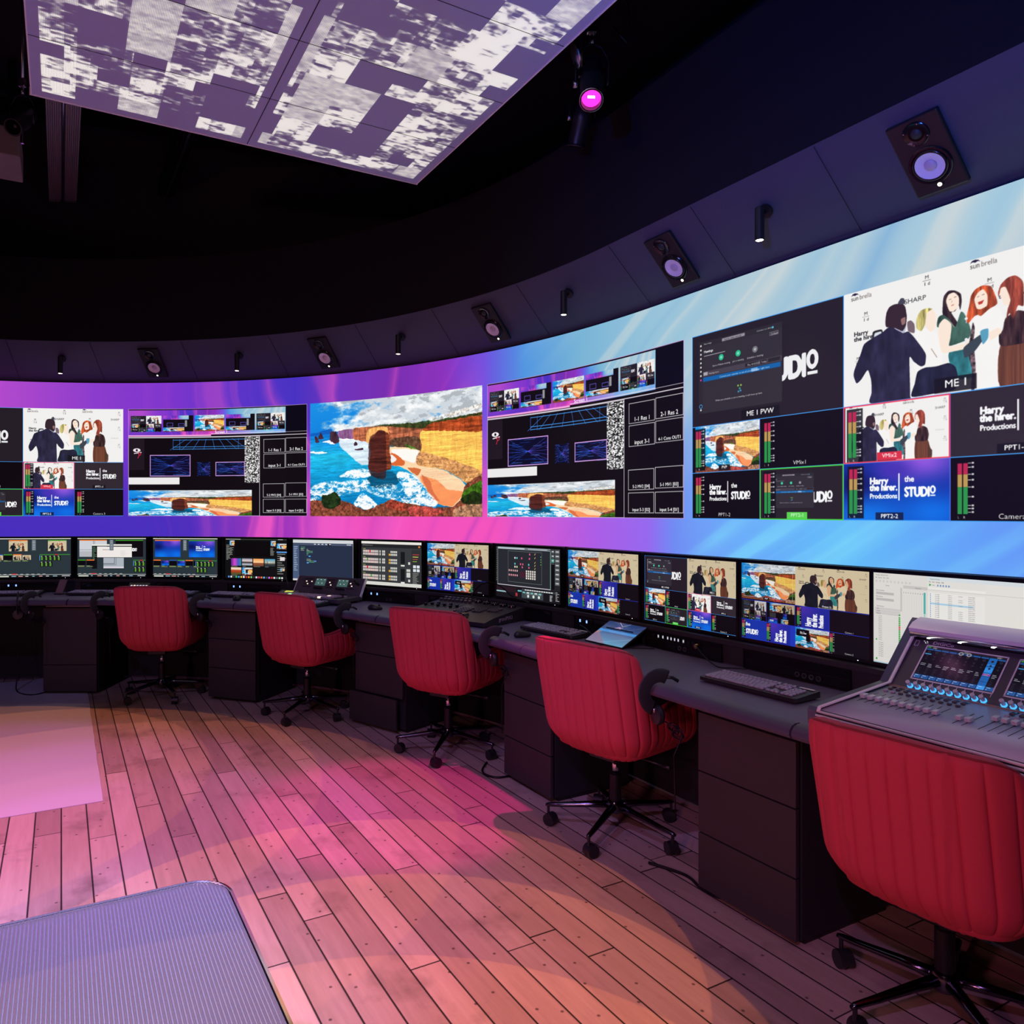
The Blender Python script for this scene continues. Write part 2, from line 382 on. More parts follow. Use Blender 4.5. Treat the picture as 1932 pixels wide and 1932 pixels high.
PPL={
'man_head':[(0.217,0.247),(0.231,0.205),(0.257,0.193),(0.292,0.205),(0.305,0.238),(0.311,0.303),(0.309,0.381),(0.292,0.43),(0.257,0.392),(0.217,0.368),(0.211,0.325)],
'cap':[(0.271,0.195),(0.284,0.157),(0.299,0.164),(0.303,0.209)],
'man':[(0.222,0.378),(0.257,0.384),(0.292,0.446),(0.318,0.444),(0.343,0.497),(0.381,0.603),(0.397,0.663),(0.393,0.739),(0.373,0.747),(0.343,0.699),(0.324,0.662),(0.327,0.968),(0.318,0.997),(0.14,0.994),(0.144,0.905),(0.142,0.798),(0.125,0.703),(0.092,0.775),(0.068,0.802),(0.053,0.731),(0.059,0.674),(0.088,0.558),(0.107,0.473),(0.153,0.433),(0.195,0.408)],
'collar':[(0.249,0.381),(0.292,0.319),(0.309,0.334),(0.309,0.405),(0.297,0.447)],
'manhand':[(0.314,0.367),(0.331,0.359),(0.346,0.396),(0.346,0.466),(0.318,0.44)],
'phone':[(0.151,0.383),(0.193,0.379),(0.197,0.417),(0.153,0.457)],
'phonescr':[(0.16,0.399),(0.19,0.394),(0.191,0.415),(0.158,0.447)],
'blond':[(0.356,0.354),(0.373,0.299),(0.401,0.288),(0.426,0.306),(0.401,0.326),(0.393,0.415),(0.377,0.463),(0.356,0.431)],
'blondface':[(0.397,0.325),(0.43,0.316),(0.442,0.374),(0.438,0.456),(0.418,0.486),(0.393,0.423)],
'blondbody':[(0.356,0.455),(0.393,0.446),(0.442,0.503),(0.462,0.624),(0.466,0.769),(0.401,0.803),(0.352,0.78),(0.343,0.707),(0.393,0.746),(0.397,0.663),(0.36,0.549),(0.348,0.49)],
'g_hair':[(0.468,0.325),(0.473,0.229),(0.493,0.193),(0.52,0.203),(0.543,0.239),(0.547,0.301),(0.541,0.364),(0.535,0.325),(0.52,0.363),(0.505,0.371),(0.535,0.473),(0.52,0.489),(0.493,0.411),(0.47,0.371)],
'g_face':[(0.483,0.271),(0.493,0.223),(0.516,0.216),(0.535,0.258),(0.535,0.325),(0.516,0.361),(0.497,0.353)],
'g_arm':[(0.454,0.44),(0.477,0.404),(0.505,0.46),(0.501,0.564),(0.497,0.629),(0.558,0.629),(0.577,0.614),(0.584,0.661),(0.558,0.673),(0.473,0.674),(0.458,0.623),(0.45,0.506)],
'g_dress':[(0.446,0.459),(0.45,0.385),(0.47,0.371),(0.493,0.411),(0.52,0.489),(0.543,0.38),(0.558,0.401),(0.577,0.49),(0.584,0.551),(0.569,0.604),(0.497,0.626),(0.493,0.561),(0.501,0.489)],
'g_skirt':[(0.497,0.674),(0.573,0.671),(0.584,0.763),(0.588,0.895),(0.535,0.895),(0.52,0.794),(0.497,0.757)],
'bag':[(0.36,0.79),(0.393,0.765),(0.442,0.769),(0.493,0.759),(0.52,0.794),(0.53,0.864),(0.52,0.972),(0.462,0.98),(0.335,0.986),(0.348,0.88)],
'r_hair':[(0.565,0.441),(0.577,0.343),(0.584,0.273),(0.602,0.231),(0.631,0.216),(0.66,0.237),(0.674,0.294),(0.685,0.377),(0.653,0.406),(0.624,0.444),(0.61,0.43),(0.595,0.439),(0.573,0.481)],
'r_face':[(0.597,0.308),(0.61,0.264),(0.631,0.245),(0.647,0.296),(0.646,0.374),(0.621,0.392),(0.606,0.378)],
'r_body':[(0.595,0.453),(0.624,0.444),(0.667,0.398),(0.695,0.424),(0.709,0.501),(0.716,0.574),(0.702,0.682),(0.695,0.764),(0.698,0.878),(0.695,1.005),(0.602,0.994),(0.606,0.821),(0.591,0.598)],
'pattern':[(0.591,0.481),(0.599,0.528),(0.595,0.635),(0.602,0.82),(0.599,0.986),(0.584,0.989),(0.588,0.852),(0.573,0.708),(0.58,0.593)],
'b_hair':[(0.688,0.293),(0.698,0.242),(0.723,0.204),(0.75,0.201),(0.77,0.235),(0.78,0.282),(0.78,0.434),(0.76,0.425),(0.743,0.515),(0.729,0.467),(0.716,0.532),(0.723,0.436),(0.733,0.371),(0.716,0.271),(0.698,0.27),(0.69,0.33)],
'b_face':[(0.695,0.283),(0.716,0.264),(0.733,0.329),(0.729,0.397),(0.712,0.404),(0.702,0.357),(0.695,0.318)],
}
def catmull(P, n=5):
    Q = []; m = len(P)
    for i in range(m):
        a, b, c, d = P[i-1], P[i], P[(i+1) % m], P[(i+2) % m]
        for k in range(n):
            t = k/n; Q.append(tuple(b[j]+.5*t*(.8*(c[j]-a[j])+t*(1.6*a[j]-4.4*b[j]+3.6*c[j]-.8*d[j]+(.4*(b[j]-c[j])*0)+t*(-.8*a[j]+2.4*b[j]-2.4*c[j]+.8*d[j]))) if False else b[j]+t*t*(3-2*t)*(c[j]-b[j])+.32*((t**3-2*t*t+t)*(c[j]-a[j])+(t**3-t*t)*(d[j]-b[j])) for j in (0, 1)))
    return Q
def sc_poly(P, w_, h): return catmull([(x*w_, y*h) for x, y in P])
def warp(a, amp, sc, seed):
    h, w_ = a.shape[:2]; dx = (vnoise(w_, h, sc, sc, seed, 4, .7)-.5)*amp; dy = (vnoise(w_, h, sc, sc, seed+1, 4, .7)-.5)*amp
    Y, X = np.mgrid[0:h, 0:w_]; return a[np.clip(Y+dy, 0, h-1).round().astype(int), np.clip(X+dx, 0, w_-1).round().astype(int)]
def paint_coast(w_=900, h=506):
    c = Cv(w_, h); Y, X = np.mgrid[0:h, 0:w_]; x = X/w_; y = Y/h
    n1 = vnoise(w_, h, 150, 60, 3, 6, .6); n2 = vnoise(w_, h, 60, 26, 8, 5, .6)
    sky = ramp(np.clip(y*2.6+.25*(x-.5), 0, 1), [(0, (30, 140, 220)), (.6, (20, 130, 215)), (1, (120, 200, 245))])
    cl = np.clip((n1+.35*n2-.66+.55*np.clip(x*2.2-.25, 0, .55))*5, 0, 1)[..., None]
    shade = np.clip((n2-.45)*3, 0, 1)[..., None]
    cloud = lerp(np.array([150, 165, 180])/255., np.array([252, 252, 250])/255., shade*.5+.5)
    cloud = np.where((n1 > .55)[..., None] & (n2 < .52)[..., None], cloud*.86, cloud)
    c.a[:] = sky*(1-cl)+cloud*cl
    sea = ramp(np.clip((y-.25)/.75, 0, 1), [(0, (10, 110, 205)), (.3, (40, 185, 225)), (.55, (20, 150, 205)), (1, (5, 110, 170))])
    rip = vnoise(w_, h, 40, 5, 21, 4)[..., None]
    sea = np.clip(sea*(.75+.5*rip), 0, 1)
    P = {k: sc_poly(v, w_, h) for k, v in COAST.items()}
    one = np.ones((h, w_, 3), np.float32)
    cut = int(.262*h); c.a[cut:] = sea[cut:]
    c.poly([(.33*w_, .24*h), (.6*w_, .235*h), (.66*w_, .25*h), (w_, .2*h), (w_, .62*h), (.9*w_, .72*h), (.64*w_, .5*h), (.5*w_, .42*h), (.33*w_, .3*h)], (150, 88, 58), 1, vnoise(w_, h, 9, 9, 77, 4)[..., None]+.5)
    c.poly(sc_poly([(0, .272), (.12, .235), (.12, .275), (0, .29)], w_, h), (20, 95, 185))
    def tx(sx, sy, seed, lo, hi): return (lo+(hi-lo)*vnoise(w_, h, sx, sy, seed, 5, .65))[..., None]
    strat = tx(70, 7, 31, .35, 1.5); vert = tx(10, 46, 33, .5, 1.45); gr = tx(9, 9, 35, .2, 1.8)
    c.poly(P['pool'], (235, 240, 248), .92, tx(60, 10, 41, .8, 1.15), 6)
    c.poly(P['farcliff'], (140, 95, 140), 1, vert)
    c.poly(P['mid'], (190, 110, 78), 1, strat*vert)
    c.poly(sc_poly([(.325, .36), (.335, .27), (.36, .25), (.45, .25), (.455, .34), (.36, .38)], w_, h), (236, 172, 100), .9, vert, 2)
    c.poly(sc_poly([(.47, .36), (.56, .34), (.64, .36), (.64, .50), (.55, .45), (.47, .42)], w_, h), (80, 62, 48), .8, gr, 3)
    c.poly(sc_poly([(.56, .40), (.64, .46), (.64, .50), (.58, .47)], w_, h), (70, 120, 40), .8, gr, 2)
    c.poly(P['beach'], (250, 205, 165), 1, tx(120, 30, 43, .93, 1.1), 2)
    c.poly(sc_poly([(.48, .44), (.63, .46), (.61, .56), (.50, .50)], w_, h), (252, 240, 235), 1, None, 3)
    c.poly(P['or1'], (215, 105, 55), 1, None, 1).poly(P['or2'], (205, 110, 65), 1, None, 1).poly(P['or3'], (246, 150, 96), 1, tx(100, 20, 45, .9, 1.1), 2)
    c.poly(sc_poly([(.65, .66), (.70, .71), (.72, .80), (.76, .88), (.71, .85), (.68, .77)], w_, h), (205, 105, 70), .8, None, 1)
    c.poly(P['yellow'], (248, 190, 92), 1, np.clip(strat*.5+vert*.35+.25, .3, 1.3))
    c.poly(P['lower'], (200, 140, 95), .85, strat*gr*.8+.25, 3)
    for i in range(26):
        yy = .30+i*.016; c.line(.655*w_, (yy+.02)*h, w_, (yy+.035*math.sin(i))*h, 1.0, (150, 85, 40), .35)
    c.poly(P['redtop'], (176, 78, 40), 1, vert*strat*.9+.1)
    c.poly(P['veg'], (45, 62, 28), .9, gr, 1)
    c.poly(sc_poly([(.72, .205), (1, .135), (1, .165), (.72, .235)], w_, h), (225, 215, 205), .75, gr)
    c.poly(P['dark'], (8, 75, 105), .8, tx(60, 6, 47, .5, 1.5), 6)
    fo = np.clip((vnoise(w_, h, 12, 7, 51, 4, .8)-.36)*4, 0, 1)[..., None]; ft = .35+.75*fo+np.array([0, .15, .2])*(1-fo)
    nf = vnoise(w_, h, 22, 12, 52, 6, .8)
    for k, lo, bl in (('foam2', .42, 14), ('foam5', .44, 14), ('foam1', .30, 8), ('foam3', .34, 10), ('foam4', .28, 6)): c.poly(P[k], (250, 252, 255), 1, None, bl, np.clip((nf-lo)*6, 0, 1))
    c.poly(P['wake'], (240, 245, 248), .9, None, 2)
    for a, b, d in ((.0, .44, .10), (.07, .345, .08), (.17, .335, .07), (.11, .36, .05), (0, .435, .03)): c.poly(sc_poly([(a, b), (a+d*.6, b-.012), (a+d, b), (a+d*.5, b+.01)], w_, h), (245, 248, 250))
    c.poly(P['stack'], (135, 66, 44), 1, strat*.95+.05)
    c.poly([(x_, y_) for x_, y_ in sc_poly([(.345, .35), (.40, .28), (.44, .30), (.445, .66), (.40, .68), (.345, .62)], w_, h)], (70, 34, 34), .75, strat, 4)
    for k in ('st2', 'st3', 'st4', 'st5', 'reef'): c.poly(P[k], (72, 48, 62), 1, vert)
    c.poly(P['rocks'], (112, 62, 46), 1, gr*1.15)
    c.poly(P['mound'], (165, 68, 52), .85, gr, 2)
    c.poly(sc_poly([(.57, .93), (.70, .92), (.78, .96), (.72, 1), (.60, 1)], w_, h), (190, 80, 72), .9, gr, 2)
    c.poly(sc_poly([(.85, .93), (1, .88), (1, 1), (.84, 1)], w_, h), (170, 130, 100), .8, gr)
    c.poly(P['bush1'], (34, 52, 26), 1, gr).poly(P['bush2'], (58, 105, 24), .95, gr, 1)
    c.poly(sc_poly([(.88, .86), (.95, .80), (1, .84), (1, .9), (.9, .9)], w_, h), (30, 44, 18), .9, gr, 1)
    c.a = warp(np.clip((c.a-.5)*1.08+.51, 0, 1), 9*w_/900, 16, 91)
    return c
def mark(c, x, y, k, col, thin=False):
    c.text('M', x, y, k, col, 'c').rect(x-k*.75, y+k*.25, x+k*.75, y+k*.31, col).text('I', x-k*.35, y+k*1.2, k*.9, col, 'c').text('d', x+k*.4, y+k*1.2, k*.9, col, 'c')
def paint_people(w_=800, h=450, bg=(243, 242, 240), warm=False):
    c = Cv(w_, h, bg); k = w_/800.
    dk = (60, 50, 50)
    P = {n: sc_poly(v, w_, h) for n, v in PPL.items()}
    def brella(x, y, s):
        c.poly([(x, y-s*.72), (x+s*.25, y-s*1.05), (x+s*.62, y-s*1.12), (x+s*1.0, y-s*1.0), (x+s*1.25, y-s*.72), (x+s*.95, y-s*.86), (x+s*.65, y-s*.72), (x+s*.3, y-s*.86)], (35, 30, 60))
        c.text('sun', x, y, s, dk, sx=.85).text('brella', x+s*1.32, y, s, (110, 100, 95), sx=.85)
    brella(.04*w_, .075*h, 26*k); brella(.58*w_, .07*h, 26*k)
    mark(c, .115*w_, .225*h, 19*k, dk); mark(c, .40*w_, .035*h+8*k, 19*k, dk); mark(c, .655*w_, .20*h, 19*k, dk); mark(c, .955*w_, .08*h, 18*k, (90, 90, 90)); mark(c, .955*w_, .36*h, 18*k, (120, 120, 120)); mark(c, .955*w_, .68*h, 18*k, (120, 120, 120)); mark(c, .075*w_, .60*h, 16*k, dk)
    c.text('SHARP', .30*w_, .215*h, 25*k, (60, 60, 60), sx=1.05); c.text('SHARP', .87*w_, .215*h, 24*k, (90, 90, 90)); c.text('STARWARD'[:6], .87*w_, .56*h, 16*k, (195, 190, 185))
    c.text('Harry', .055*w_, .39*h, 24*k, (40, 40, 45), bold=.02).text('the hirer.', .055*w_, .435*h, 24*k, (40, 40, 45), bold=.02)
    c.text('Harry', .69*w_, .30*h, 20*k, (60, 60, 65), bold=.02).text('the hirer.', .69*w_, .345*h, 20*k, (60, 60, 65), bold=.02)
    skin = (252, 232, 215) if not warm else (235, 190, 160); n = vnoise(w_, h, 26, 60, 5, 4)[..., None]*.9+.55; hr = vnoise(w_, h, 7, 60, 6, 4)[..., None]*1.4+.3
    wht = (248, 246, 243) if not warm else (238, 225, 205)
    c.poly(P['blondbody'], wht, 1, None, 1).poly(P['blondface'], skin).poly(P['blond'], (190, 178, 110), 1, hr, 1)
    c.line(.42*w_, .62*h, .445*w_, .70*h, 2*k, (150, 120, 100))
    # woman in the green top
    c.poly(P['g_hair'], (50, 36, 38), 1, hr).poly(P['g_face'], skin)
    c.poly(P['g_skirt'], (52, 130, 140), 1, n).poly(P['g_dress'], (62, 96, 84), 1, n).poly(P['g_arm'], skin)
    fx, fy = .508*w_, .270*h
    c.line(fx-11*k, fy-3*k, fx-3*k, fy-4*k, 1.6*k, (110, 60, 50)).line(fx+6*k, fy-7*k, fx+14*k, fy-8*k, 1.6*k, (110, 60, 50)).line(fx-3*k, fy+20*k, fx+6*k, fy+18*k, 3*k, (205, 110, 100)).line(fx, fy+2*k, fx-2*k, fy+10*k, 1.2*k, (190, 140, 120))
    # red-haired woman in a white blouse
    c.poly(P['r_hair'], (196, 84, 44), 1, hr).poly(P['r_face'], skin).poly(P['r_body'], wht, 1, None, 1).poly(P['pattern'], (70, 56, 60), 1, vnoise(w_, h, 7, 7, 9, 2)[..., None]*2.6)
    fx, fy = .620*w_, .300*h
    c.line(fx-10*k, fy-2*k, fx-3*k, fy-4*k, 1.6*k, (120, 60, 50)).line(fx+5*k, fy-6*k, fx+13*k, fy-7*k, 1.6*k, (120, 60, 50)).poly([(fx-8*k, fy+16*k), (fx+12*k, fy+12*k), (fx+6*k, fy+24*k), (fx-4*k, fy+25*k)], (190, 60, 50))
    c.poly(sc_poly([(.555, .66), (.62, .585), (.64, .60), (.60, .70), (.56, .74)], w_, h), (60, 70, 80)).poly(sc_poly([(.62, .56), (.65, .55), (.65, .62), (.63, .66)], w_, h), (90, 160, 190))
    # woman in the leather jacket
    c.poly(sc_poly([(.697, .69), (.80, .68), (.825, .80), (.845, .90), (.83, 1), (.695, 1)], w_, h), (112, 66, 48), 1, vnoise(w_, h, 5, 200, 12, 3)[..., None]*.7+.6)
    c.poly(sc_poly([(.715, .50), (.76, .46), (.80, .50), (.815, .60), (.80, .70), (.70, .70), (.69, .62), (.705, .58)], w_, h), (66, 44, 44), 1, hr)
    c.poly(P['b_face'], skin).poly(P['b_hair'], (138, 62, 46), 1, hr)
    c.poly(sc_poly([(.655, .58), (.69, .56), (.70, .60), (.66, .64)], w_, h), skin)
    c.poly(sc_poly([(.815, .82), (.845, .86), (.84, .93), (.82, .95)], w_, h), (80, 60, 50))
    # photographer in dark suit and the bag
    navy = (44, 42, 68) if not warm else (22, 28, 42)
    c.poly(P['bag'], (34, 36, 58), 1, n).poly(sc_poly([(.395, .70), (.43, .69), (.43, .72), (.40, .725)], w_, h), wht)
    c.poly(P['phone'], (40, 40, 46)).poly(P['phonescr'], (215, 222, 228))
    c.poly(P['man'], navy, 1, n*.8+.15).poly(P['collar'], (190, 190, 215)).poly(P['manhand'], (120, 100, 110)).poly(P['man_head'], (54, 38, 46)).poly(P['cap'], (70, 70, 84))
    c.poly(sc_poly([(.285, .33), (.305, .32), (.305, .37), (.29, .38)], w_, h), (150, 110, 110))
    for q in ((.565, .44), (.565, .60)):
        c.disc(q[0]*w_, q[1]*h, 5*k, (245, 245, 248)).rect(q[0]*w_-1*k, q[1]*h, q[0]*w_+1*k, q[1]*h+16*k, (225, 225, 230))
    if warm: c.a *= np.array([.93, .89, .80])
    return c
def studio(c, x, y, s, col=(250, 250, 252), t='STUDI'):
    c.text(t, x, y, s, col, bold=.05, sx=.66)
    wd = (glyph_tris(t)[..., 0].max())*s*.66
    c.text('O', x+wd+s*.06, y-s*.20, s*.78, col, bold=.05, sx=.60)
    c.rect(x+wd+s*.08, y-s*.10, x+wd+s*.43, y, col)
    return wd+s*.45
def logo2(c, x0, y0, w_, h, col=(250, 250, 252)):
    k = min(w_/14.0, h/8.8); cx_, cy_ = x0+w_*.5, y0+h*.46
    c.text('Harry', cx_-k*4.3, cy_-k*.55, k*1.45, col, bold=.05, sx=.85).text('the hirer.', cx_-k*4.3, cy_+k*.5, k*1.45, col, bold=.05, sx=.80).text('Productions', cx_-k*4.3, cy_+k*1.75, k*1.12, col, bold=.04, sx=.80)
    c.rect(cx_+k*.25, cy_-k*2.1, cx_+k*.45, cy_+k*2.1, col)
    c.text('the', cx_+k*1.2, cy_-k*.75, k*1.3, col, bold=.03, sx=.85); studio(c, cx_+k*1.2, cy_+k*1.5, k*2.05, col)
def meters(c, x, y, w_, h, back=True):
    if back: c.rect(x-w_*.18, y-h*.06, x+w_*1.7, y+h*1.1, (12, 12, 18), .82)
    for i in (0, 1):
        a = x+i*w_*.52; b = a+w_*.42
        c.rect(a, y, b, y+h*.22, (190, 40, 82)).rect(a, y+h*.22, b, y+h*.47, (190, 152, 84)).rect(a, y+h*.47, b, y+h, (44, 148, 74))
        c.text('LR'[i], a, y+h*1.09, h*.07, (230, 230, 230))
    for t in (0, .08, .22, .33, .47, .66, .83, .89, .96):
        c.rect(x+w_*.95, y+h*t-.5, x+w_*1.25, y+h*t+.9, (240, 240, 240))
        c.rect(x+w_*1.28, y+h*t-h*.018, x+w_*1.5, y+h*t+h*.018, (200, 200, 205))
def pill(c, x, y, txt, size, col=(20, 18, 24), tc=(250, 250, 250), wd=None, al=.85):
    t = glyph_tris(txt); w_ = t[..., 0].max()*size if wd is None else wd; p = size*.9
    c.rect(x-w_/2-p, y-size*.95, x+w_/2+p, y+size*.45, col, al).text(txt, x, y, size, tc, 'c', bold=.015)
def meeting(c, x0, y0, x1, y1, cut=False):
    W, H = x1-x0, y1-y0; q = lambda a, b: (x0+a*W, y0+b*H)
    c.rect(x0, y0, x1, y1, (50, 46, 54)).rect(x0, y0, x0+W*.05, y1, (44, 41, 48)).rect(x0, y0, x1, y0+H*.075, (44, 41, 48))
    c.rect(*q(.30, .02), *q(.58, .06), (150, 142, 155)).text('Search, meet, and call', *q(.33, .052), H*.032, (40, 40, 45))
    c.text('Meetings', *q(.065, .16), H*.045, (240, 240, 240), bold=.02).rect(*q(.065, .20), *q(.34, .207), (190, 190, 195)).text('Recordings', *q(.065, .045), H*.03, (230, 230, 230))
    c.text('Connect to a device', *q(.72, .052), H*.03, (230, 230, 230)).disc(*q(.90, .045), H*.014, (80, 190, 230))
    c.rect(*q(.865, .10), *q(.96, .145), (150, 145, 155)).rect(*q(.868, .105), *q(.957, .140), (60, 56, 64)).text('Collapse', *q(.88, .136), H*.03, (240, 240, 240))
    for a, t, col in ((.29, 'Start a Webex meeting', (40, 190, 140)), (.50, 'Join a meeting', (40, 190, 140)), (.70, 'Schedule a meeting', (120, 118, 126))):
        c.disc(x0+a*W, y0+.27*H, H*.042, col).disc(x0+a*W, y0+.27*H, H*.018, (235, 250, 245), .5).text(t, x0+a*W, y0+.375*H, H*.032, (245, 245, 245), 'c')
    c.rect(*q(.05, .42), *q(1, .49), (72, 64, 76)).rect(*q(.06, .43), *q(.115, .475), (170, 165, 172)).text('Meeting room', *q(.13, .468), H*.03, (230, 230, 230))
    c.rect(*q(.585, .43), *q(.74, .475), (40, 37, 44)).text('Thu, 4/10/2025', *q(.61, .466), H*.032, (240, 240, 240)).rect(*q(.76, .43), *q(.83, .475), (40, 37, 44)).text('Today', *q(.77, .466), H*.032, (240, 240, 240)).rect(*q(.85, .43), *q(.98, .475), (40, 37, 44))
    c.rect(*q(.055, .50), *q(.985, .56), (16, 96, 168)).text('Connect your calendar to see all your meetings right here.', *q(.27, .545), H*.034, (230, 240, 255)).rect(*q(.655, .51), *q(.73, .553), (120, 170, 220)).text('Connect', *q(.662, .546), H*.03, (255, 255, 255))
    for a, b, col in ((.50, .70, (150, 200, 80)), (.52, .74, (60, 170, 150)), (.535, .70, (150, 200, 80)), (.53, .77, (70, 150, 200)), (.505, .78, (70, 150, 200))): c.disc(x0+a*W, y0+b*H, H*.014, col, .9)
    c.text('When you schedule or join a meeting, it will show up here.', x0+.5*W, y0+.86*H, H*.032, (235, 235, 235), 'c')
    for i in range(9): c.disc(x0+.024*W, y0+(.05+.06*i)*H, H*.014, (225, 225, 225) if i != 8 else (210, 70, 170))
    c.disc(x0+.024*W, y0+.90*H, H*.03, (70, 150, 210)).disc(x0+.024*W, y0+.90*H, H*.02, (30, 30, 40)).disc(x0+.024*W, y0+.95*H, H*.014, (225, 225, 225))
def gradbg(w_, h):
    Y, X = np.mgrid[0:h, 0:w_]; x = X/w_; y = Y/h; c = Cv(w_, h)
    c.a[:] = np.array([10, 45, 160])/255.
    for (a, b, r, col) in ((.75, .0, .45, (150, 90, 225)), (.25, .95, .55, (10, 120, 235)), (.85, .85, .45, (10, 110, 230)), (.12, .35, .3, (10, 20, 90)), (.5, .15, .25, (70, 50, 180))):
        m = np.exp(-(((x-a)**2+(y-b)**2)/(r*r*.5)))[..., None]; c.a = c.a*(1-m)+np.array(col)/255.*m
    c.a = c.a.astype(np.float32); return c
IMG = {}
IMG['coast'] = paint_coast(); IMG['people'] = paint_people(); IMG['people_w'] = paint_people(640, 360, (226, 218, 200), True); IMG['grad'] = gradbg(400, 225)
def paint_mv(w_=1040, h=585):
    c = Cv(w_, h, (36, 29, 38)); W4 = w_/4.; H0 = h*.499; H1 = h*.251
    # preview
    sz = h*.150; studio(c, w_*.430-(glyph_tris('STUDI')[..., 0].max()*.66+.45)*sz, H0*.65, sz, (240, 240, 242))
    meeting(c, w_*.028, H0*.085, w_*.322, H0*.86)
    pill(c, w_*.25, H0*.955, 'ME 1 PVW', h*.036)
    c.blit(IMG['people'], w_*.5, 0, w_, H0); pill(c, w_*.76, H0*.95, 'ME 1', h*.042)
    for r in range(2):
        for k in range(4): c.rect(k*W4, H0+r*H1, (k+1)*W4, H0+(r+1)*H1, (10, 7, 12))
    c.blit(IMG['coast'], W4*.05, H0, W4, H0+H1); meters(c, W4*.06, H0+H1*.10, W4*.088, H1*.78); pill(c, W4*.5, H0+H1*.94, 'PVP', h*.022)
    meters(c, W4*1.06, H0+H1*.10, W4*.088, H1*.78, False); c.text('VMix1', W4*1.5, H0+H1*.95, h*.028, (250, 250, 250), 'c')
    c.blit(IMG['people'], W4*2.02, H0, W4*3, H0+H1); meters(c, W4*2.05, H0+H1*.10, W4*.088, H1*.8); pill(c, W4*2.46, H0+H1*.93, 'VMix2', h*.024, (220, 50, 72), (255, 225, 225), None, 1)
    c.rect(W4*3, H0, w_, H0+H1, (48, 40, 48)); logo2(c, W4*3, H0, W4, H1*.95); pill(c, W4*3.5, H0+H1*.94, 'PPT1-1', h*.026)
    y = H0+H1
    meters(c, W4*.06, y+H1*.10, W4*.088, H1*.78, False); logo2(c, W4*.06, y, W4*.94, H1*.92); c.text('PPT1-2', W4*.5, y+H1*.94, h*.027, (250, 250, 250), 'c')
    c.rect(W4, y, W4*2, y+H1, (38, 32, 38)); sz = h*.066; studio(c, W4*1.88-(glyph_tris('STUDI')[..., 0].max()*.66+.45)*sz, y+H1*.66, sz); meeting(c, W4*1.13, y+H1*.12, W4*1.67, y+H1*.77); meters(c, W4*1.06, y+H1*.10, W4*.088, H1*.78); pill(c, W4*1.47, y+H1*.94, 'PPT2-1', h*.024, (90, 210, 80), (190, 240, 190), None, 1)
    c.blit(IMG['grad'], W4*2, y, W4*3, y+H1); logo2(c, W4*2.08, y, W4*.9, H1*.94); meters(c, W4*2.06, y+H1*.10, W4*.088, H1*.78); pill(c, W4*2.46, y+H1*.95, 'PPT2-2', h*.025, (14, 24, 60))
    meters(c, W4*3.06, y+H1*.10, W4*.088, H1*.78, False); c.text('Camera 3', W4*3.5, y+H1*.95, h*.028, (250, 250, 250), 'c')
    bl = (70, 165, 255); t = 2
    c.rect(0, 0, w_*.5, t, bl).rect(0, 0, t, h, bl).rect(0, H0-1, w_, H0+t-1, bl).rect(0, y-1, w_, y+t-1, bl).rect(0, h-t, w_, h, bl)
    for k in (1, 2, 3): c.rect(k*W4-1, H0, k*W4+1, h, (90, 120, 240))
    c.rect(w_*.5-1, 0, w_*.5+1, H0, bl)
    c.frame(W4, y, W4*2, h, 3, (70, 215, 60)); c.frame(W4*2, H0, W4*3, y, 3, (245, 60, 90))
    return c
IMG['mv'] = paint_mv()
def paint_art(w_, h, seed=2, small=False):
    """flowing pink, violet and pale blue ribbons behind the windows; u runs 0..1 over the lit span"""
    Y, X = np.mgrid[0:h, 0:w_]; u = X/w_; v = Y/h
    return u, v
LA0, LA1 = -8.30, 3.20                      # metres along the wall, left and right end of the lit surface
LZ0, LZ1 = 1.00, 2.62
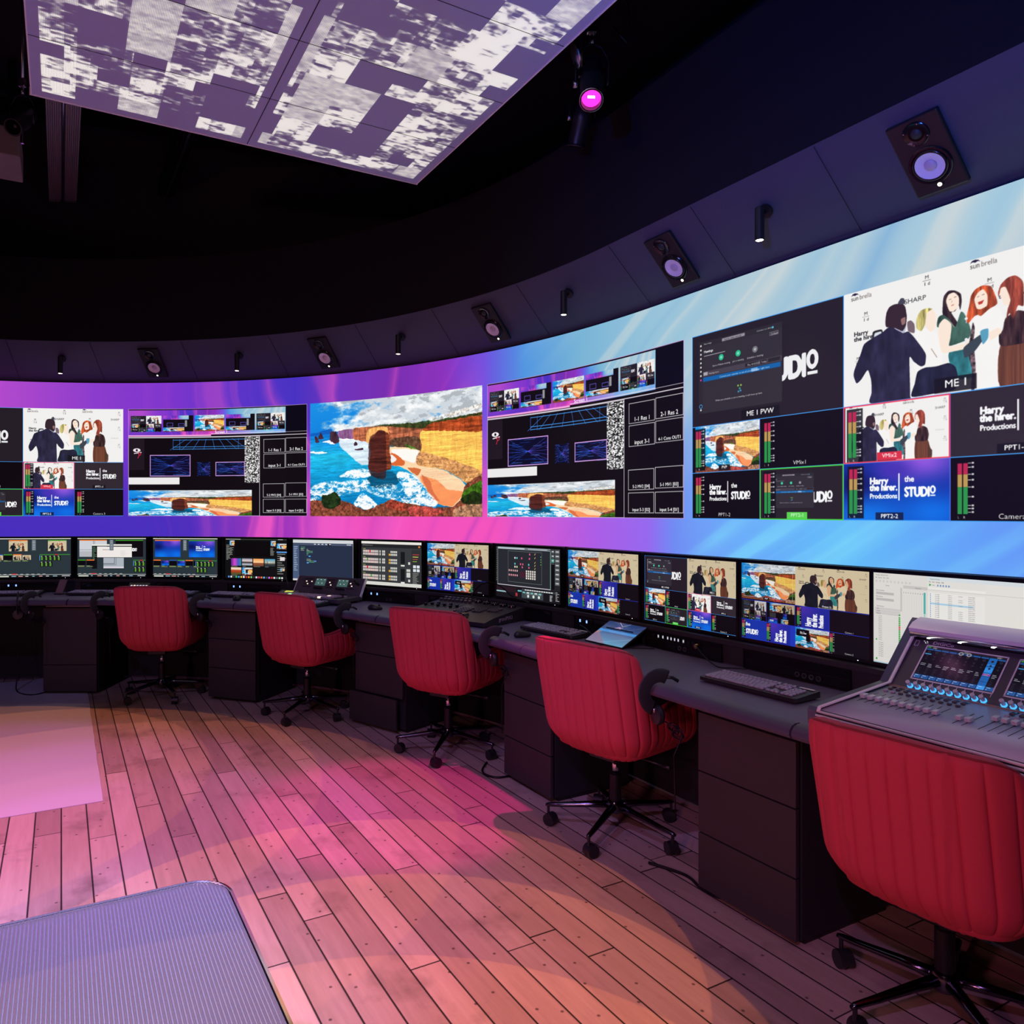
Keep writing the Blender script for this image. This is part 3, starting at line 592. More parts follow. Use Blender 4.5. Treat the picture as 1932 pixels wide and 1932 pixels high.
def paint_led():
    PPM = 500; w_ = int((LA1-LA0)*PPM); h = int((LZ1-LZ0)*PPM)
    c = Cv(w_, h); Y, X = np.mgrid[0:h, 0:w_]; a = (X/PPM+LA0).astype(np.float32); v = (Y/h).astype(np.float32)
    n = vnoise(w_, h, 900, 400, 4, 3); 
    al = a+(v-.5)*np.interp(a, [-5, -3.6, -2.2, -.8, 3], [-.5, -.35, .9, 1.9, 1.6])     # ribbons lean to the right towards the right end
    wav = al+.10*np.sin(v*5.5+a*1.3)+.35*(n-.5)
    top = ramp(a, [(-8.3, (150, 70, 200)), (-6.1, (178, 74, 205)), (-5.3, (140, 60, 205)), (-4.6, (122, 52, 205)), (-4.0, (92, 52, 200)), (-3.4, (72, 50, 196)), (-3.0, (110, 52, 188)), (-2.4, (120, 46, 176)), (-1.9, (140, 50, 190)), (-1.5, (110, 80, 225)), (-1.1, (80, 150, 226)), (-.6, (120, 180, 215)), (0, (150, 195, 218)), (.8, (168, 200, 216)), (2.0, (150, 196, 222)), (3.2, (150, 196, 222))])
    bot = ramp(a, [(-8.3, (70, 45, 190)), (-4.7, (74, 46, 190)), (-4.2, (86, 46, 190)), (-3.8, (150, 52, 186)), (-3.4, (165, 56, 190)), (-3.1, (240, 90, 200)), (-2.6, (244, 80, 188)), (-1.4, (246, 84, 190)), (-1.0, (215, 90, 210)), (-.5, (176, 92, 230)), (0, (150, 105, 240)), (.2, (112, 140, 245)), (.6, (105, 165, 250)), (1.2, (100, 190, 250)), (1.9, (100, 150, 248)), (3.2, (100, 140, 245))])
    t = np.clip((v-.18)/.62, 0, 1)[..., None]; t = t*t*(3-2*t); c.a[:] = top*(1-t)+bot*t
    def ridge(freq, seed, pw):
        r = np.random.RandomState(seed); xs = np.arange(0, 400); g = r.rand(400)
        q = (wav-LA0+1)*freq; f = np.interp(q.ravel(), xs, g).reshape(q.shape); f = np.clip((f-.45)/.55, 0, 1)**pw; return f
    r1 = ridge(6.5, 11, 1.7); r2 = ridge(17, 12, 2.0)
    pk = np.clip(1-np.abs(a+2.75)/1.35, 0, 1)*np.where(v < .5, 1, 1)+.25*np.clip(1-np.abs(a+4)/1., 0, 1)
    pk = pk[..., None]; rr = np.clip(r1+.5*r2, 0, 1)[..., None]
    c.a = lerp(c.a, np.array([250, 92, 196], np.float32)/255., np.clip(rr*pk*1.7, 0, .95))
    wh = np.clip((a+1.2)/.8, 0, 1)[..., None]*np.clip(1.25-v*1.9, 0, 1)[..., None]
    c.a = lerp(c.a, np.array([216, 219, 216], np.float32)/255., np.clip(rr*wh*.8, 0, .75))
    c.a = lerp(c.a, np.array([100, 160, 215], np.float32)/255., np.clip((ridge(5, 15, 1.6)[..., None])*wh*.55, 0, .5))
    lb = (np.clip((a-.2)/.3, 0, 1)*np.clip((v-.6)/.2, 0, 1))[..., None]
    c.a = lerp(c.a, np.array([125, 215, 252], np.float32)/255., np.clip(rr*lb*.7, 0, .7))
    dk = ridge(9, 19, 2.2)[..., None]*np.clip((v-.55)/.2, 0, 1)[..., None]*np.clip(1-np.abs(a+1.9)/1.6, 0, 1)[..., None]
    c.a = lerp(c.a, np.array([170, 60, 190], np.float32)/255., dk*.55)
    c.a = c.a.astype(np.float32)
    def win(a0, a1): return (a0-LA0)*PPM, (LZ1-2.385)*PPM, (a1-LA0)*PPM, (LZ1-1.415)*PPM
    R = 4.68; art = Cv(600, 120); art.blit(c.a[:int(h*.55), int((-6.8-LA0)*PPM):int((2.2-LA0)*PPM)], 0, 0, 600, 120)
    # the switcher layout window
    s = Cv(866, 488, (12, 8, 14)); W, H = s.w, s.h
    def strip(x0, y0, x1, y1, inner=True):
        s.blit(art, x0, y0, x1, y1); w2 = x1-x0; hh = y1-y0
        for k in range(5):
            xx = x0+w2*(.015+k*.198); xe = xx+w2*.188; ya, yb = y0+hh*.22, y0+hh*.86
            if k in (0, 4): s.blit(IMG['mv'], xx, ya, xe, yb)
            elif k == 2: s.blit(IMG['coast'], xx, ya, xe, yb)
            else: s.rect(xx, ya, xe, yb, (14, 10, 18)).blit(art, xx, ya, xx+(xe-xx)*.85, ya+(yb-ya)*.25).blit(IMG['coast'], xx, yb-(yb-ya)*.25, xx+(xe-xx)*.7, yb).frame(xx+(xe-xx)*.12, ya+(yb-ya)*.45, xx+(xe-xx)*.32, ya+(yb-ya)*.68, 1.5, (120, 110, 250)).frame(xx+(xe-xx)*.5, ya+(yb-ya)*.5, xx+(xe-xx)*.7, ya+(yb-ya)*.68, 1.5, (120, 110, 250)).rect(xx+(xe-xx)*.72, ya+(yb-ya)*.3, xx+(xe-xx)*.79, yb-(yb-ya)*.3, (150, 150, 150))
    strip(0, 6, W*.875, H*.245)
    s.text('Screen 1', W*.505, H*.235, H*.036, (255, 255, 255), 'c', bold=.02)
    s.rect(0, H*.245, W*.45, H*.258, (250, 170, 225)).rect(W*.45, H*.235, W, H*.241, (225, 215, 225)).rect(0, H*.262, W, H*.268, (225, 215, 225))
    r = random.Random(4)
    for (x0, y0, x1, y1, nn) in ((.24, .285, .64, .385, 0),):
        for i in range(12): xx = x0+(x1-x0)*i/11.; s.line(W*xx, H*y0, W*(.44+(xx-.44)*1.7 if .2 < .44+(xx-.44)*1.7 < .66 else xx), H*y1, 1.6, (60, 130, 220))
        for yy in (.29, .355, .375): s.rect(W*x0, H*yy, W*x1, H*yy+2.2, (70, 160, 250))
    def tunnel(x0, y0, x1, y1, fr):
        X0, Y0, X1, Y1 = W*x0, H*y0, W*x1, H*y1; s.rect(X0, Y0, X1, Y1, (6, 10, 40)); cx_, cy_ = (X0+X1)/2, (Y0+Y1)/2
        for i in range(46):
            yy = Y0+(Y1-Y0)*r.random(); xx = X0+(X1-X0)*r.random(); l = (X1-X0)*.3*r.random()
            s.rect(xx, yy, min(X1, xx+l), yy+1.2, (30, 90, 220) if r.random() < .7 else (90, 150, 250), .8)
        for k in range(7): s.line(X0, Y0+(Y1-Y0)*k/6., cx_, cy_, 1.0, (60, 100, 230), .8).line(X1, Y0+(Y1-Y0)*k/6., cx_, cy_, 1.0, (120, 90, 240), .8)
        if fr: s.frame(X0, Y0, X1, Y1, 3, (225, 170, 245))
    tunnel(.115, .43, .335, .63, True); tunnel(.372, .50, .445, .63, False); tunnel(.475, .50, .64, .63, True)
    g = np.random.RandomState(3).rand(88, 18)
    xx0, xx1, yy0, yy1 = int(W*.64), int(W*.725), int(H*.275), int(H*.695)
    s.a[yy0:yy1, xx0:xx1] = np.kron(np.clip(g*1.5-.25, 0, 1), np.ones((3, 5)))[:yy1-yy0, :xx1-xx0, None] if False else np.clip(g*1.5-.25, 0, 1)[(np.arange(yy1-yy0)//3) % 88][:, (np.arange(xx1-xx0)//5) % 18][..., None]
    s.rect(0, H*.275, W*.085, H*.57, (30, 22, 32))
    s.poly([(W*(.045+.02*math.cos(t)), H*(.385+.018*math.sin(t))) for t in np.linspace(0, 6.2, 14)], (245, 235, 240)).disc(W*.045, H*.385, 5, (26, 20, 28)).line(W*.03, H*.415, W*.07, H*.405, 4, (240, 225, 230)).disc(W*.06, H*.42, 7, (200, 40, 70)).disc(W*.06, H*.42, 3.5, (26, 20, 28)).line(W*.058, H*.43, W*.05, H*.46, 3, (200, 40, 60))
    s.rect(0, H*.64, W*.275, H*.705, (238, 236, 236))
    s.blit(IMG['coast'].a[:int(506*.85)], 0, H*.76, W*.68, H); s.text('Screen 2', W*.34, H*.985, H*.034, (255, 255, 255), 'c')
    s.frame(0, H*.268, W*.726, H, 2, (225, 222, 228)); s.rect(W*.875, 4, W, H*.238, (6, 6, 20))
    for (x0, y0, x1, y1, t_) in ((.748, .30, .872, .425, '1-1 Res 1'), (.875, .295, .998, .42, '2-1 Res 2'), (.748, .435, .872, .565, 'input 3-1'), (.875, .43, .998, .56, '4-1 Cons OUT1'), (.745, .705, .868, .83, '5-2 MV2 [04]'), (.873, .70, .998, .825, '5-1 MV1 [03]'), (.745, .845, .868, .97, 'input 5-3 [02]'), (.873, .845, .998, .97, 'input 5-4 [01]')):
        s.frame(W*x0, H*y0, W*x1, H*y1, 1.8, (220, 218, 222)).text(t_, W*(x0+x1)/2, H*y1-6, H*(.036 if len(t_) < 10 else .027), (250, 250, 250), 'c', bold=.02)
    s.frame(0, 0, W, H, 1.6, (200, 160, 220))
    for a0, a1, src in ((-1.450*R, -1.080*R, 'mv'), (-1.070*R, -.700*R, 's'), (-.693*R, -.3225*R, 'coast'), (-.312*R, .273, 's'), (.334, 2.067, 'mv')):
        x0, y0, x1, y1 = win(a0, a1); c.blit(s if src == 's' else IMG[src], x0, y0, x1, y1)
    IMG['sw'] = s
    c.a[::2] *= .985
    return c
# ------------------------------------------------------------------ pictures on the desk monitors
def bars(c, x, y, n, w_, h, gap, col=(225, 225, 225), seed=0):
    r = random.Random(seed)
    for i in range(n): c.rect(x, y+i*gap, x+w_*(.4+.6*r.random()), y+i*gap+h, col, .85)
def scr_vmix(kind):
    c = Cv(560, 315, (40, 52, 58)); W, H = 560, 315; r = random.Random(kind)
    c.rect(0, 0, W, 6, (238, 236, 225)).rect(0, 6, W, 12, (30, 36, 42)).rect(0, H-14, W, H, (18, 22, 26)).rect(0, H-22, W, H-19, (200, 205, 200))
    def pair(x0, x1, y1, a, b):
        for (xa, col, im) in ((x0, (235, 120, 50), a), (x1, (60, 150, 40), b)):
            c.rect(xa, 14, xa+y1*1.72, 22, col)
            if im is not None: c.blit(im, xa, 22, xa+y1*1.72, 22+y1)
    P = IMG['people_w']; G = IMG['grad']
    if kind == 0: pair(90, 385, 82, P, P)
    elif kind == 1:
        d = Cv(200, 110, (205, 208, 214)); d.rect(0, 60, 200, 64, (150, 155, 165)).rect(100, 0, 104, 60, (120, 125, 135)).rect(110, 0, 113, 60, (120, 125, 135)).rect(0, 72, 200, 110, (180, 182, 188))
        k = Cv(240, 130, (6, 6, 8)); studio(k, 110, 84, 34); pair(16, 312, 130, d, k)
        e = Cv(160, 90, (170, 178, 188)); e.rect(0, 48, 85, 53, (80, 85, 95)).rect(85, 0, 89, 53, (80, 85, 95)).rect(0, 60, 98, 63, (80, 85, 95)).rect(98, 0, 101, 62, (80, 85, 95)).rect(0, 75, 160, 90, (210, 205, 215))
        c.blit(e, 212, 160, 378, 246)
        c.rect(118, 50, 444, 62, (232, 232, 224)).rect(118, 62, 160, 250, (12, 14, 16)).rect(160, 70, 444, 156, (238, 232, 228)).rect(160, 62, 444, 68, (60, 60, 64))
        for i in range(8): c.rect(206+i*8, 92, 211+i*8, 97, (60, 60, 64))
        bars(c, 350, 105, 4, 80, 3, 11, (200, 195, 190), 4); bars(c, 124, 70, 14, 30, 2, 8, (140, 200, 150), 5)
    else:
        k = Cv(260, 146); k.blit(G, 0, 0, 260, 146); logo2(k, 20, 10, 220, 120); pair(16, 312, 130, G, k)
    c.rect(262, 14, 294, 100, (90, 104, 116))
    for i in range(6): c.rect(268, 20+i*13, 288, 24+i*13, (200, 205, 210))
    y = 175 if kind else 128
    for i in range(6 if kind == 2 else 4 if kind == 0 else 2):
        x = 4+i*70-(0 if kind else 22); c.rect(x, y, x+64, y+8, [(40, 90, 170), (60, 150, 40), (235, 120, 50), (60, 60, 70)][(i+kind) % 4])
        c.blit(P if kind == 0 and i != 1 else (G if kind == 2 and i in (1, 3) else Cv(9, 9, (8, 8, 10))), x, y+8, x+64, y+46)
        bars(c, x, y+50, 2, 58, 2.2, 5, (200, 220, 120), i)
    x0 = 470 if kind == 1 else 335 if kind == 0 else 385
    c.rect(x0-14, y+2, W-6, y+8, (50, 140, 40)).rect(x0+100 if kind != 1 else 505, y+2, x0+128 if kind != 1 else 535, y+8, (210, 50, 50))
    for q in range(2):
        for i in range(5 if kind != 1 else 3):
            xx = x0+i*32
            if xx > W-24 or (q and i > 2): continue
            c.rect(xx-8, y+12+q*48, xx+20, y+54+q*48, (16, 20, 22)).rect(xx, y+18+q*48, xx+4, y+50+q*48, (150, 215, 60)).rect(xx+7, y+24+q*48, xx+11, y+50+q*48, (90, 180, 60)).rect(xx-4, y+16+q*48, xx+8, y+19+q*48, (225, 225, 225))
    c.rect(x0-14, y+12, x0-9, y+52, (70, 160, 230))
    for i in range(9):
        c.rect(8+i*42, H-27, 30+i*42, H-24, (210, 210, 205))
    c.rect(112, H-30, 150, H-22, (205, 45, 50)).rect(8, H-12, 90, H-3, (215, 220, 205))
    for i in range(7): c.rect(110+i*52, H-11, 112+i*52+30*r.random()+8, H-5, [(150, 190, 200), (220, 160, 150), (200, 200, 190)][i % 3])
    c.rect(W-70, H-11, W-8, H-6, (220, 220, 220)); return c
def scr_player():
    c = Cv(560, 315, (14, 15, 14)); W, H = 560, 315
    c.rect(0, 0, W, 8, (50, 58, 48)); bars(c, 6, 2, 1, 150, 4, 5, (235, 235, 235)); bars(c, 480, 2, 1, 80, 4, 5, (225, 225, 235), 3)
    c.rect(90, 20, 415, 140, (7, 7, 6))
    for (x, y) in ((40, 15), (415, 15)): c.blit(IMG['coast'], x, y, x+46, y+42)
    for (x, y) in ((10, 50), (40, 70), (412, 70), (10, 110)): bars(c, x, y, 7, 40, 3, 9, (190, 195, 185), int(x+y))
    c.blit(IMG['coast'], 470, 35, 555, 78); c.rect(468, 96, 558, 107, (90, 150, 215))
    for i in range(10): bars(c, 474, 115+i*17, 1, 78, 4, 5, (185, 190, 180), i)
    c.rect(498, 140, 540, 168, (225, 215, 215)); c.blit(IMG['coast'], 498, 228, 540, 250)
    Y, X = np.mgrid[0:60, 0:96]; x = X/96.; y = Y/60.
    def tile(i, j, f): 
        t = Cv(96, 60); t.a[:] = f; c.blit(t, 54+i*102, 156+j*72, 54+i*102+94, 156+j*72+58); bars(c, 58+i*102, 217+j*72, 1, 60, 3, 4, (170, 170, 165), i)
    z = lambda *s: ramp(y, s)
    tile(0, 0, ramp(x, [(0, (90, 40, 140)), (.35, (220, 70, 200)), (.7, (70, 90, 190)), (1, (60, 140, 150))]))
    tile(1, 0, z((0, (150, 150, 170)), (.35, (225, 205, 200)), (.5, (50, 45, 50)), (.55, (60, 55, 60)), (.8, (200, 205, 215)), (1, (60, 60, 60))))
    tile(2, 0, z((0, (245, 160, 90)), (.5, (250, 205, 150)), (.6, (150, 80, 50)), (1, (110, 70, 50))))
    sk = z((0, (70, 150, 190)), (.5, (190, 190, 170)), (.7, (60, 60, 60)), (1, (30, 50, 60))); sk[20:45] *= (.5+np.random.RandomState(2).rand(96))[None, :, None]; tile(3, 0, np.clip(sk, 0, 1))
    ul = z((0, (240, 215, 185)), (.28, (235, 210, 190)), (.36, (190, 80, 40)), (.7, (150, 60, 30)), (.78, (90, 90, 50)), (1, (70, 75, 40))); tile(0, 1, ul)
    t = Cv(96, 60); t.blit(IMG['coast'], 0, 0, 96, 60); t.rect(36, 16, 54, 44, (20, 20, 20)); tile(1, 1, t.a)
    cols = [(90, 140, 220), (230, 230, 230), (60, 60, 70), (70, 190, 90), (80, 160, 240), (240, 200, 70), (240, 240, 240), (200, 60, 60), (250, 150, 50), (120, 200, 120), (60, 60, 60), (230, 230, 240), (220, 70, 120), (240, 120, 60), (100, 180, 230), (70, 70, 75), (200, 110, 230), (230, 60, 60), (230, 235, 240), (100, 110, 110), (180, 220, 190), (230, 230, 230)]
    for i, q in enumerate(cols): c.rect(26+i*23, H-19, 41+i*23, H-5, q)
    return c
def scr_setup():
    c = Cv(560, 315, (38, 48, 70)); W, H = 560, 315
    c.rect(0, 0, W, 16, (206, 208, 212)).rect(0, 16, W, 24, (222, 224, 226)).rect(0, 24, W, 42, (74, 84, 108)).rect(330, 26, 360, 44, (16, 18, 26)).rect(0, 44, 58, H, (74, 92, 124)).rect(0, H-14, W, H, (216, 214, 216)).rect(W-4, 0, W, H, (225, 225, 228))
    bars(c, 8, 52, 14, 40, 4, 14, (200, 210, 225)); 
    for i in range(5): c.rect(200+i*35, 30, 218+i*35, 36, (225, 228, 235))
    c.rect(500, 31, 540, 36, (220, 225, 235))
    for k, (x, y, w_) in enumerate(((75, 56, 44), (130, 72, 30), (130, 86, 60), (75, 70, 44), (130, 104, 34), (130, 148, 50), (150, 160, 60))): bars(c, x, y, 2, w_, 3, 10, (205, 215, 180) if k % 2 else (120, 210, 140), k)
    c.rect(150, 122, 168, 131, (80, 170, 240)).rect(132, 172, 150, 181, (80, 170, 240)).rect(200, 158, 222, 168, (90, 130, 200)); return c
def scr_switch():
    c = Cv(560, 315, (56, 58, 60)); W, H = 560, 315
    c.rect(0, 0, W, 18, (232, 230, 222)).rect(0, 18, W, 44, (34, 36, 38)).rect(0, H-24, W, H, (214, 214, 206)).rect(0, H-30, W, H-24, (30, 32, 34))
    c.text('ATEM Software Control', 8, 32, 10, (200, 200, 195)); c.rect(470, 52, W-6, H-30, (46, 48, 50)).rect(530, 26, 546, 38, (225, 120, 50))
    for g, (y, hot, hc) in enumerate(((64, 5, (235, 50, 60)), (122, 3, (70, 190, 60)), (180, 3, (235, 50, 60)), (240, 6, (70, 190, 60)))):
        for row in range(2):
            yy = y+row*20
            for i in range(12):
                col = hc if (row == 0 and i == hot) else (205+(i*37+row*11) % 40, 205, 200)
                c.rect(16+i*12.5, yy, 26+i*12.5, yy+16, col)
            c.rect(174, yy, 186, yy+16, (200, 202, 196))
            for i in range(2): c.rect(200+i*15, yy, 212+i*15, yy+16, (208, 206, 200))
            for i in range(5):
                if row == 0 and i == 0 and g % 2 == 0: continue
                col = (235, 170, 40) if (i == 0) else (205, 204, 198)
                c.rect(262+i*16, yy+2, 275+i*16, yy+16, col)
        c.rect(16, y-10, 40, y-7, (190, 200, 90))
    for y in (70, 190): c.rect(372, y, 410, y+84, (22, 24, 25)).rect(374, y+92, 408, y+102, (232, 232, 226))
    for (x, y, w_, h_) in ((440, 140, 18, 18), (425, 190, 34, 18), (425, 214, 34, 34), (440, 262, 18, 18)): c.rect(x, y, x+w_, y+h_, (205, 206, 200))
    for i, col in enumerate(((210, 60, 60), (240, 230, 90), (200, 80, 60), (150, 190, 60))): c.rect(480, 84+i*16, 536-i*6, 88+i*16, col)
    for i in range(2):
        for j in range(2): c.rect(484+i*32, 160+j*26, 510+i*32, 180+j*26, (214, 222, 230))
    bars(c, 480, 215, 9, 60, 3, 9, (175, 175, 170)); return c
def scr_mvb():
    c = Cv(1000, 563, (10, 8, 12)); W, H = 1000, 563; D = Cv(9, 9, (12, 9, 14))
    c.blit(IMG['coast'], 0, 0, W*.46, H*.47, .93); c.frame(W*.02, H*.04, W*.44, H*.44, 1.5, (200, 220, 230)); c.blit(IMG['people_w'], W*.46, 0, W, H*.48)
    pill(c, W*.22, H*.455, 'PVP', 15); pill(c, W*.70, H*.465, 'Output 12', 16, al=.5)
    y1, y2, y3 = H*.485, H*.745, H
    c.blit(IMG['mv'], W*.015, y1, W*.22, y2, .8)
    m2 = Cv(300, 170, (8, 8, 12)); m2.blit(IMG['coast'], 20, 0, 150, 78).blit(IMG['people_w'], 150, 0, 300, 78).blit(IMG['grad'], 0, 128, 110, 170).blit(IMG['grad'], 170, 84, 215, 125).blit(IMG['coast'], 150, 130, 230, 170).rect(20, 84, 90, 124, (60, 60, 64)); studio(m2, 20, 158, 20)
    c.blit(m2, W*.235, y1, W*.455, y2, .85)
    c.rect(0, y1, W*.012, y2, (20, 26, 24))
    rotc = Cv(230, 260, (28, 40, 150)); Y, X = np.mgrid[0:260, 0:230]; rotc.a = (rotc.a*(1-(np.exp(-((X/230.)**2+(Y/260.-.0)**2)*3)[..., None]*.8))+np.array([90, 50, 175])/255.*(np.exp(-((X/230.)**2+(Y/260.)**2)*3)[..., None]*.8)).astype(np.float32)
    for k, (t_, sx) in enumerate((('Harry', .85), ('the hirer.', .8), ('Productions', .72))): rotc.text(t_, 100+k*44, 235, 56 if k < 2 else 46, (245, 245, 250), bold=.05, sx=sx*.95, rot=-PI/2)
    c.blit(rotc, W*.475, y1, W*.72, y2); meters(c, W*.475, y1+10, W*.02, (y2-y1)*.8, True)
    c.rect(W*.72, y1, W, y2, (14, 10, 16)).text('Camera 1', W*.86, y2-6, 15, (230, 230, 230), 'c'); 
    c.rect(0, y2, W*.22, y3, (22, 52, 168)).text('the', W*.03, y2+48, 36, (240, 242, 250), bold=.04); studio(c, W*.040, y3-38, 49)
    meters(c, W*.006, y2+10, W*.018, (y3-y2)*.8, True)
    c.rect(W*.22, y2, W*.46, y3, (30, 56, 185)); c.blit(rotc, W*.245, y2, W*.42, y3, 1.05); meters(c, W*.225, y2+10, W*.02, (y3-y2)*.8, True)
    c.blit(IMG['coast'], W*.46, y2, W*.72, y3, .92).rect(W*.47, y2+14, W*.57, y2+60, (10, 8, 12)).rect(W*.545, y2+50, W*.575, y2+90, (10, 8, 12)); logo2(c, W*.47, y2+16, W*.10, 44)
    c.rect(W*.72, y2, W, y3, (14, 10, 16)).text('Camera 2', W*.86, y3-10, 15, (230, 230, 230), 'c'); meters(c, W*.725, y2+10, W*.02, (y3-y2)*.85, False)
    for yy in (y1, y2): c.rect(0, yy-1, W, yy+2, (40, 60, 220))
    for xx in (.22, .46, .72): c.rect(W*xx-1, y1, W*xx+1.5, H, (40, 60, 210))
    return c
def scr_lighting():
    c = Cv(560, 315, (34, 36, 40)); W, H = 560, 315
    c.rect(0, 0, 10, H, (24, 26, 28)); bars(c, 2, 8, 18, 6, 3, 12, (170, 210, 180))
    c.rect(18, 4, 480, 16, (178, 192, 200)).rect(260, 6, 480, 14, (90, 96, 104)); bars(c, 290, 8, 1, 180, 3, 4, (220, 225, 225))
    c.rect(12, 16, 480, 238, (38, 40, 46)).frame(112, 26, 408, 216, 1.6, (120, 140, 130)).rect(12, 236, 480, 240, (210, 205, 215)).rect(14, 4, 16, 236, (180, 185, 180)).rect(478, 16, 481, 238, (150, 200, 180))
    r = random.Random(5); pk, wt, cy = (220, 90, 130), (225, 225, 225), (90, 200, 210)
    for (x, y, col) in ((300, 36, pk), (170, 62, wt), (188, 62, cy), (230, 62, pk), (298, 62, pk), (170, 98, cy), (220, 98, pk), (240, 98, pk), (292, 98, cy), (170, 116, wt), (188, 116, (220, 220, 150)), (236, 116, pk), (294, 116, pk)): c.rect(x, y, x+10, y+11, col)
    for y in (34, 56, 84, 102, 120): c.line(346, y+10, 354, y, 4, (200, 180, 110))
    for i in range(5):
        c.rect(118+i*18, 140, 128+i*18, 151, (220, 170, 170)).rect(118+i*18, 168, 128+i*18, 179, (220, 150, 160))
        for j in range(4): c.rect(272+i*18, 138+j*14, 283+i*18, 149+j*14, (228, 222, 210))
    c.rect(222, 148, 264, 182, (70, 30, 44))
    for y in (50, 66, 80, 96): c.rect(396, y, 402, y+5, (80, 190, 200) if y < 60 else (70, 190, 90))
    for i in range(8):
        c.rect(486, 6+i*26, 510, 28+i*26, (80, 84, 88) if i != 2 else (70, 140, 130)).rect(516, 6+i*26, 552, 28+i*26, (92, 96, 98))
        c.rect(490, 14+i*26, 506, 19+i*26, (215, 218, 215)).rect(522, 14+i*26, 546, 19+i*26, (215, 218, 215))
    c.rect(486, 90, 512, 236, (10, 11, 13)); c.rect(0, 244, W, H, (22, 20, 24))
    for j in range(3): 
        for i in range(9): c.rect(8+i*20, 250+j*10, 26+i*20, 258+j*10, (44, 26, 32))
    c.rect(4, 276, 96, 284, (150, 190, 195)).rect(180, 280, 198, 300, (170, 50, 60))
    c.rect(200, 262, 235, 270, (110, 190, 200)).rect(235, 250, 520, 262, (52, 60, 66)).rect(235, 264, 420, 306, (60, 70, 74))
    for i in range(12): c.rect(262+i*20, 253, 278+i*20, 259, (220, 222, 218))
    for i in range(5): c.rect(244+i*34, 268, 268+i*34, 276, (200, 220, 216) if i % 2 else (120, 190, 190))
    for i in range(3): c.disc(292+i*46, 292, 9, (215, 228, 220)).rect(270+i*46, 279, 312+i*46, 281, (160, 165, 165))
    c.rect(470, 268, 500, 306, (40, 46, 48)); bars(c, 474, 272, 6, 24, 3, 6, (215, 215, 215)); bars(c, 520, 250, 7, 30, 3, 8, (205, 210, 205), 8); return c
def scr_dante():
    c = Cv(1000, 563, (222, 219, 214)); W, H = 1000, 563; G = (150, 148, 146)
    c.text('Routing - Network View', 22, 22, 12, (90, 90, 90)).text('File   Devices   View   Help', 18, 44, 12, (90, 90, 90))
    for i in range(10): c.disc(28+i*36, 68, 8, (170, 168, 166)).disc(28+i*36, 68, 5.5, (222, 219, 214))
    c.text('Routing', 120, 104, 11, (90, 90, 90)); c.rect(290, 88, 560, 112, (200, 197, 193)).text('Transmitters', 400, 106, 11, (90, 90, 90))
    c.text('Filter Transmitters', 24, 148, 11, (80, 80, 80)).rect(24, 158, 200, 178, (186, 184, 181)).text('Filter Receivers', 24, 198, 11, (80, 80, 80)).rect(24, 208, 200, 228, (186, 184, 181)).text('Dante Receivers', 30, 278, 11, (80, 80, 80))
    for i in range(3): c.rect(14, 286+i*19, 262, 303+i*19, (204, 201, 198)).text(('AVIO', 'Console', 'Stage rack')[i], 30, 299+i*19, 10, (70, 70, 70))
    c.rect(262, 110, 278, 300, (196, 194, 190))
    for i in range(14): c.text('%02d input' % (i+1), 50, 358+i*15, 10, (90, 90, 90)).rect(14, 361+i*15, 262, 362+i*15, (200, 197, 194)).rect(246, 348+i*15, 262, 359+i*15, (40, 165, 45) if i not in (5, 6) else (200, 60, 50))
    c.rect(246, 326, 262, 337, (40, 165, 45)); c.rect(22, 545, 34, 557, (40, 165, 45))
    for i in range(30):
        x = 282+i*22
        if i < 12: c.text('%02d' % (i+1), x+15, 150, 10, (80, 80, 80), rot=-PI/2).rect(x, 160, x+1, 300, (190, 188, 184))
        c.rect(x, 300, x+1, 555, (206, 204, 200))
    for j in range(17): c.rect(280, 304+j*15, 900, 305+j*15, (206, 204, 200))
    c.rect(478, 132, 496, 300, (80, 175, 170))
    for j in range(17): c.rect(480, 306+j*15, 494, 317+j*15, (130, 200, 195))
    for i in range(5): c.rect(300+i*22, 455+i*15, 314+i*22, 466+i*15, (40, 165, 45))
    # second window
    c.rect(522, 12, 1000, 352, (60, 60, 60), .25).rect(514, 0, 1000, 342, (214, 222, 226)).rect(514, 30, 1000, 342, (226, 223, 217))
    c.text('Network Preview', 535, 24, 12, (90, 90, 95)).text('File   View   Settings   Help', 526, 46, 12, (80, 80, 80)).poly([(528, 56), (548, 66), (528, 76)], (30, 160, 60)).text('Start', 556, 70, 11, (80, 80, 80))
    for i in range(5): c.rect(598+i*24, 60, 610+i*24, 74, (110, 150, 190))
    c.rect(520, 104, 1000, 106, (190, 188, 184)).rect(514, 82, 1000, 100, (236, 234, 229)).rect(522, 124, 996, 325, (233, 231, 226))
    for j in range(13):
        y = 140+j*14.5
        if j == 5: c.rect(540, y-11, 900, y+3, (170, 205, 228))
        c.rect(536, y-8, 542, y, (70, 130, 190))
        for x, w_ in ((580, 60), (690, 52), (780, 58), (862, 70)):
            if x == 780 and j in (1, 4, 6, 7): continue
            c.text(('Tio-1608', '10.0.0.%d' % (j+11), 'Audinate', '001DC1%04d' % (j*731))[(580, 690, 780, 862).index(x)], x, y, 10, (110, 110, 110))
    for i in range(6): c.rect(620+i*24, 350, 632+i*24, 356, (80, 80, 80))
    c.rect(660, 368, 674, 392, (40, 165, 45)).rect(676, 394, 690, 402, (40, 165, 45)); 
    o = Cv(1000, 563, (222, 219, 214)); o.blit(c, 0, 0, 640, 428)
    for i in range(8): o.text('%02d input' % (i+15), 32, 438+i*12, 9, (110, 110, 110)).rect(10, 440+i*12, 168, 441+i*12, (200, 197, 194))
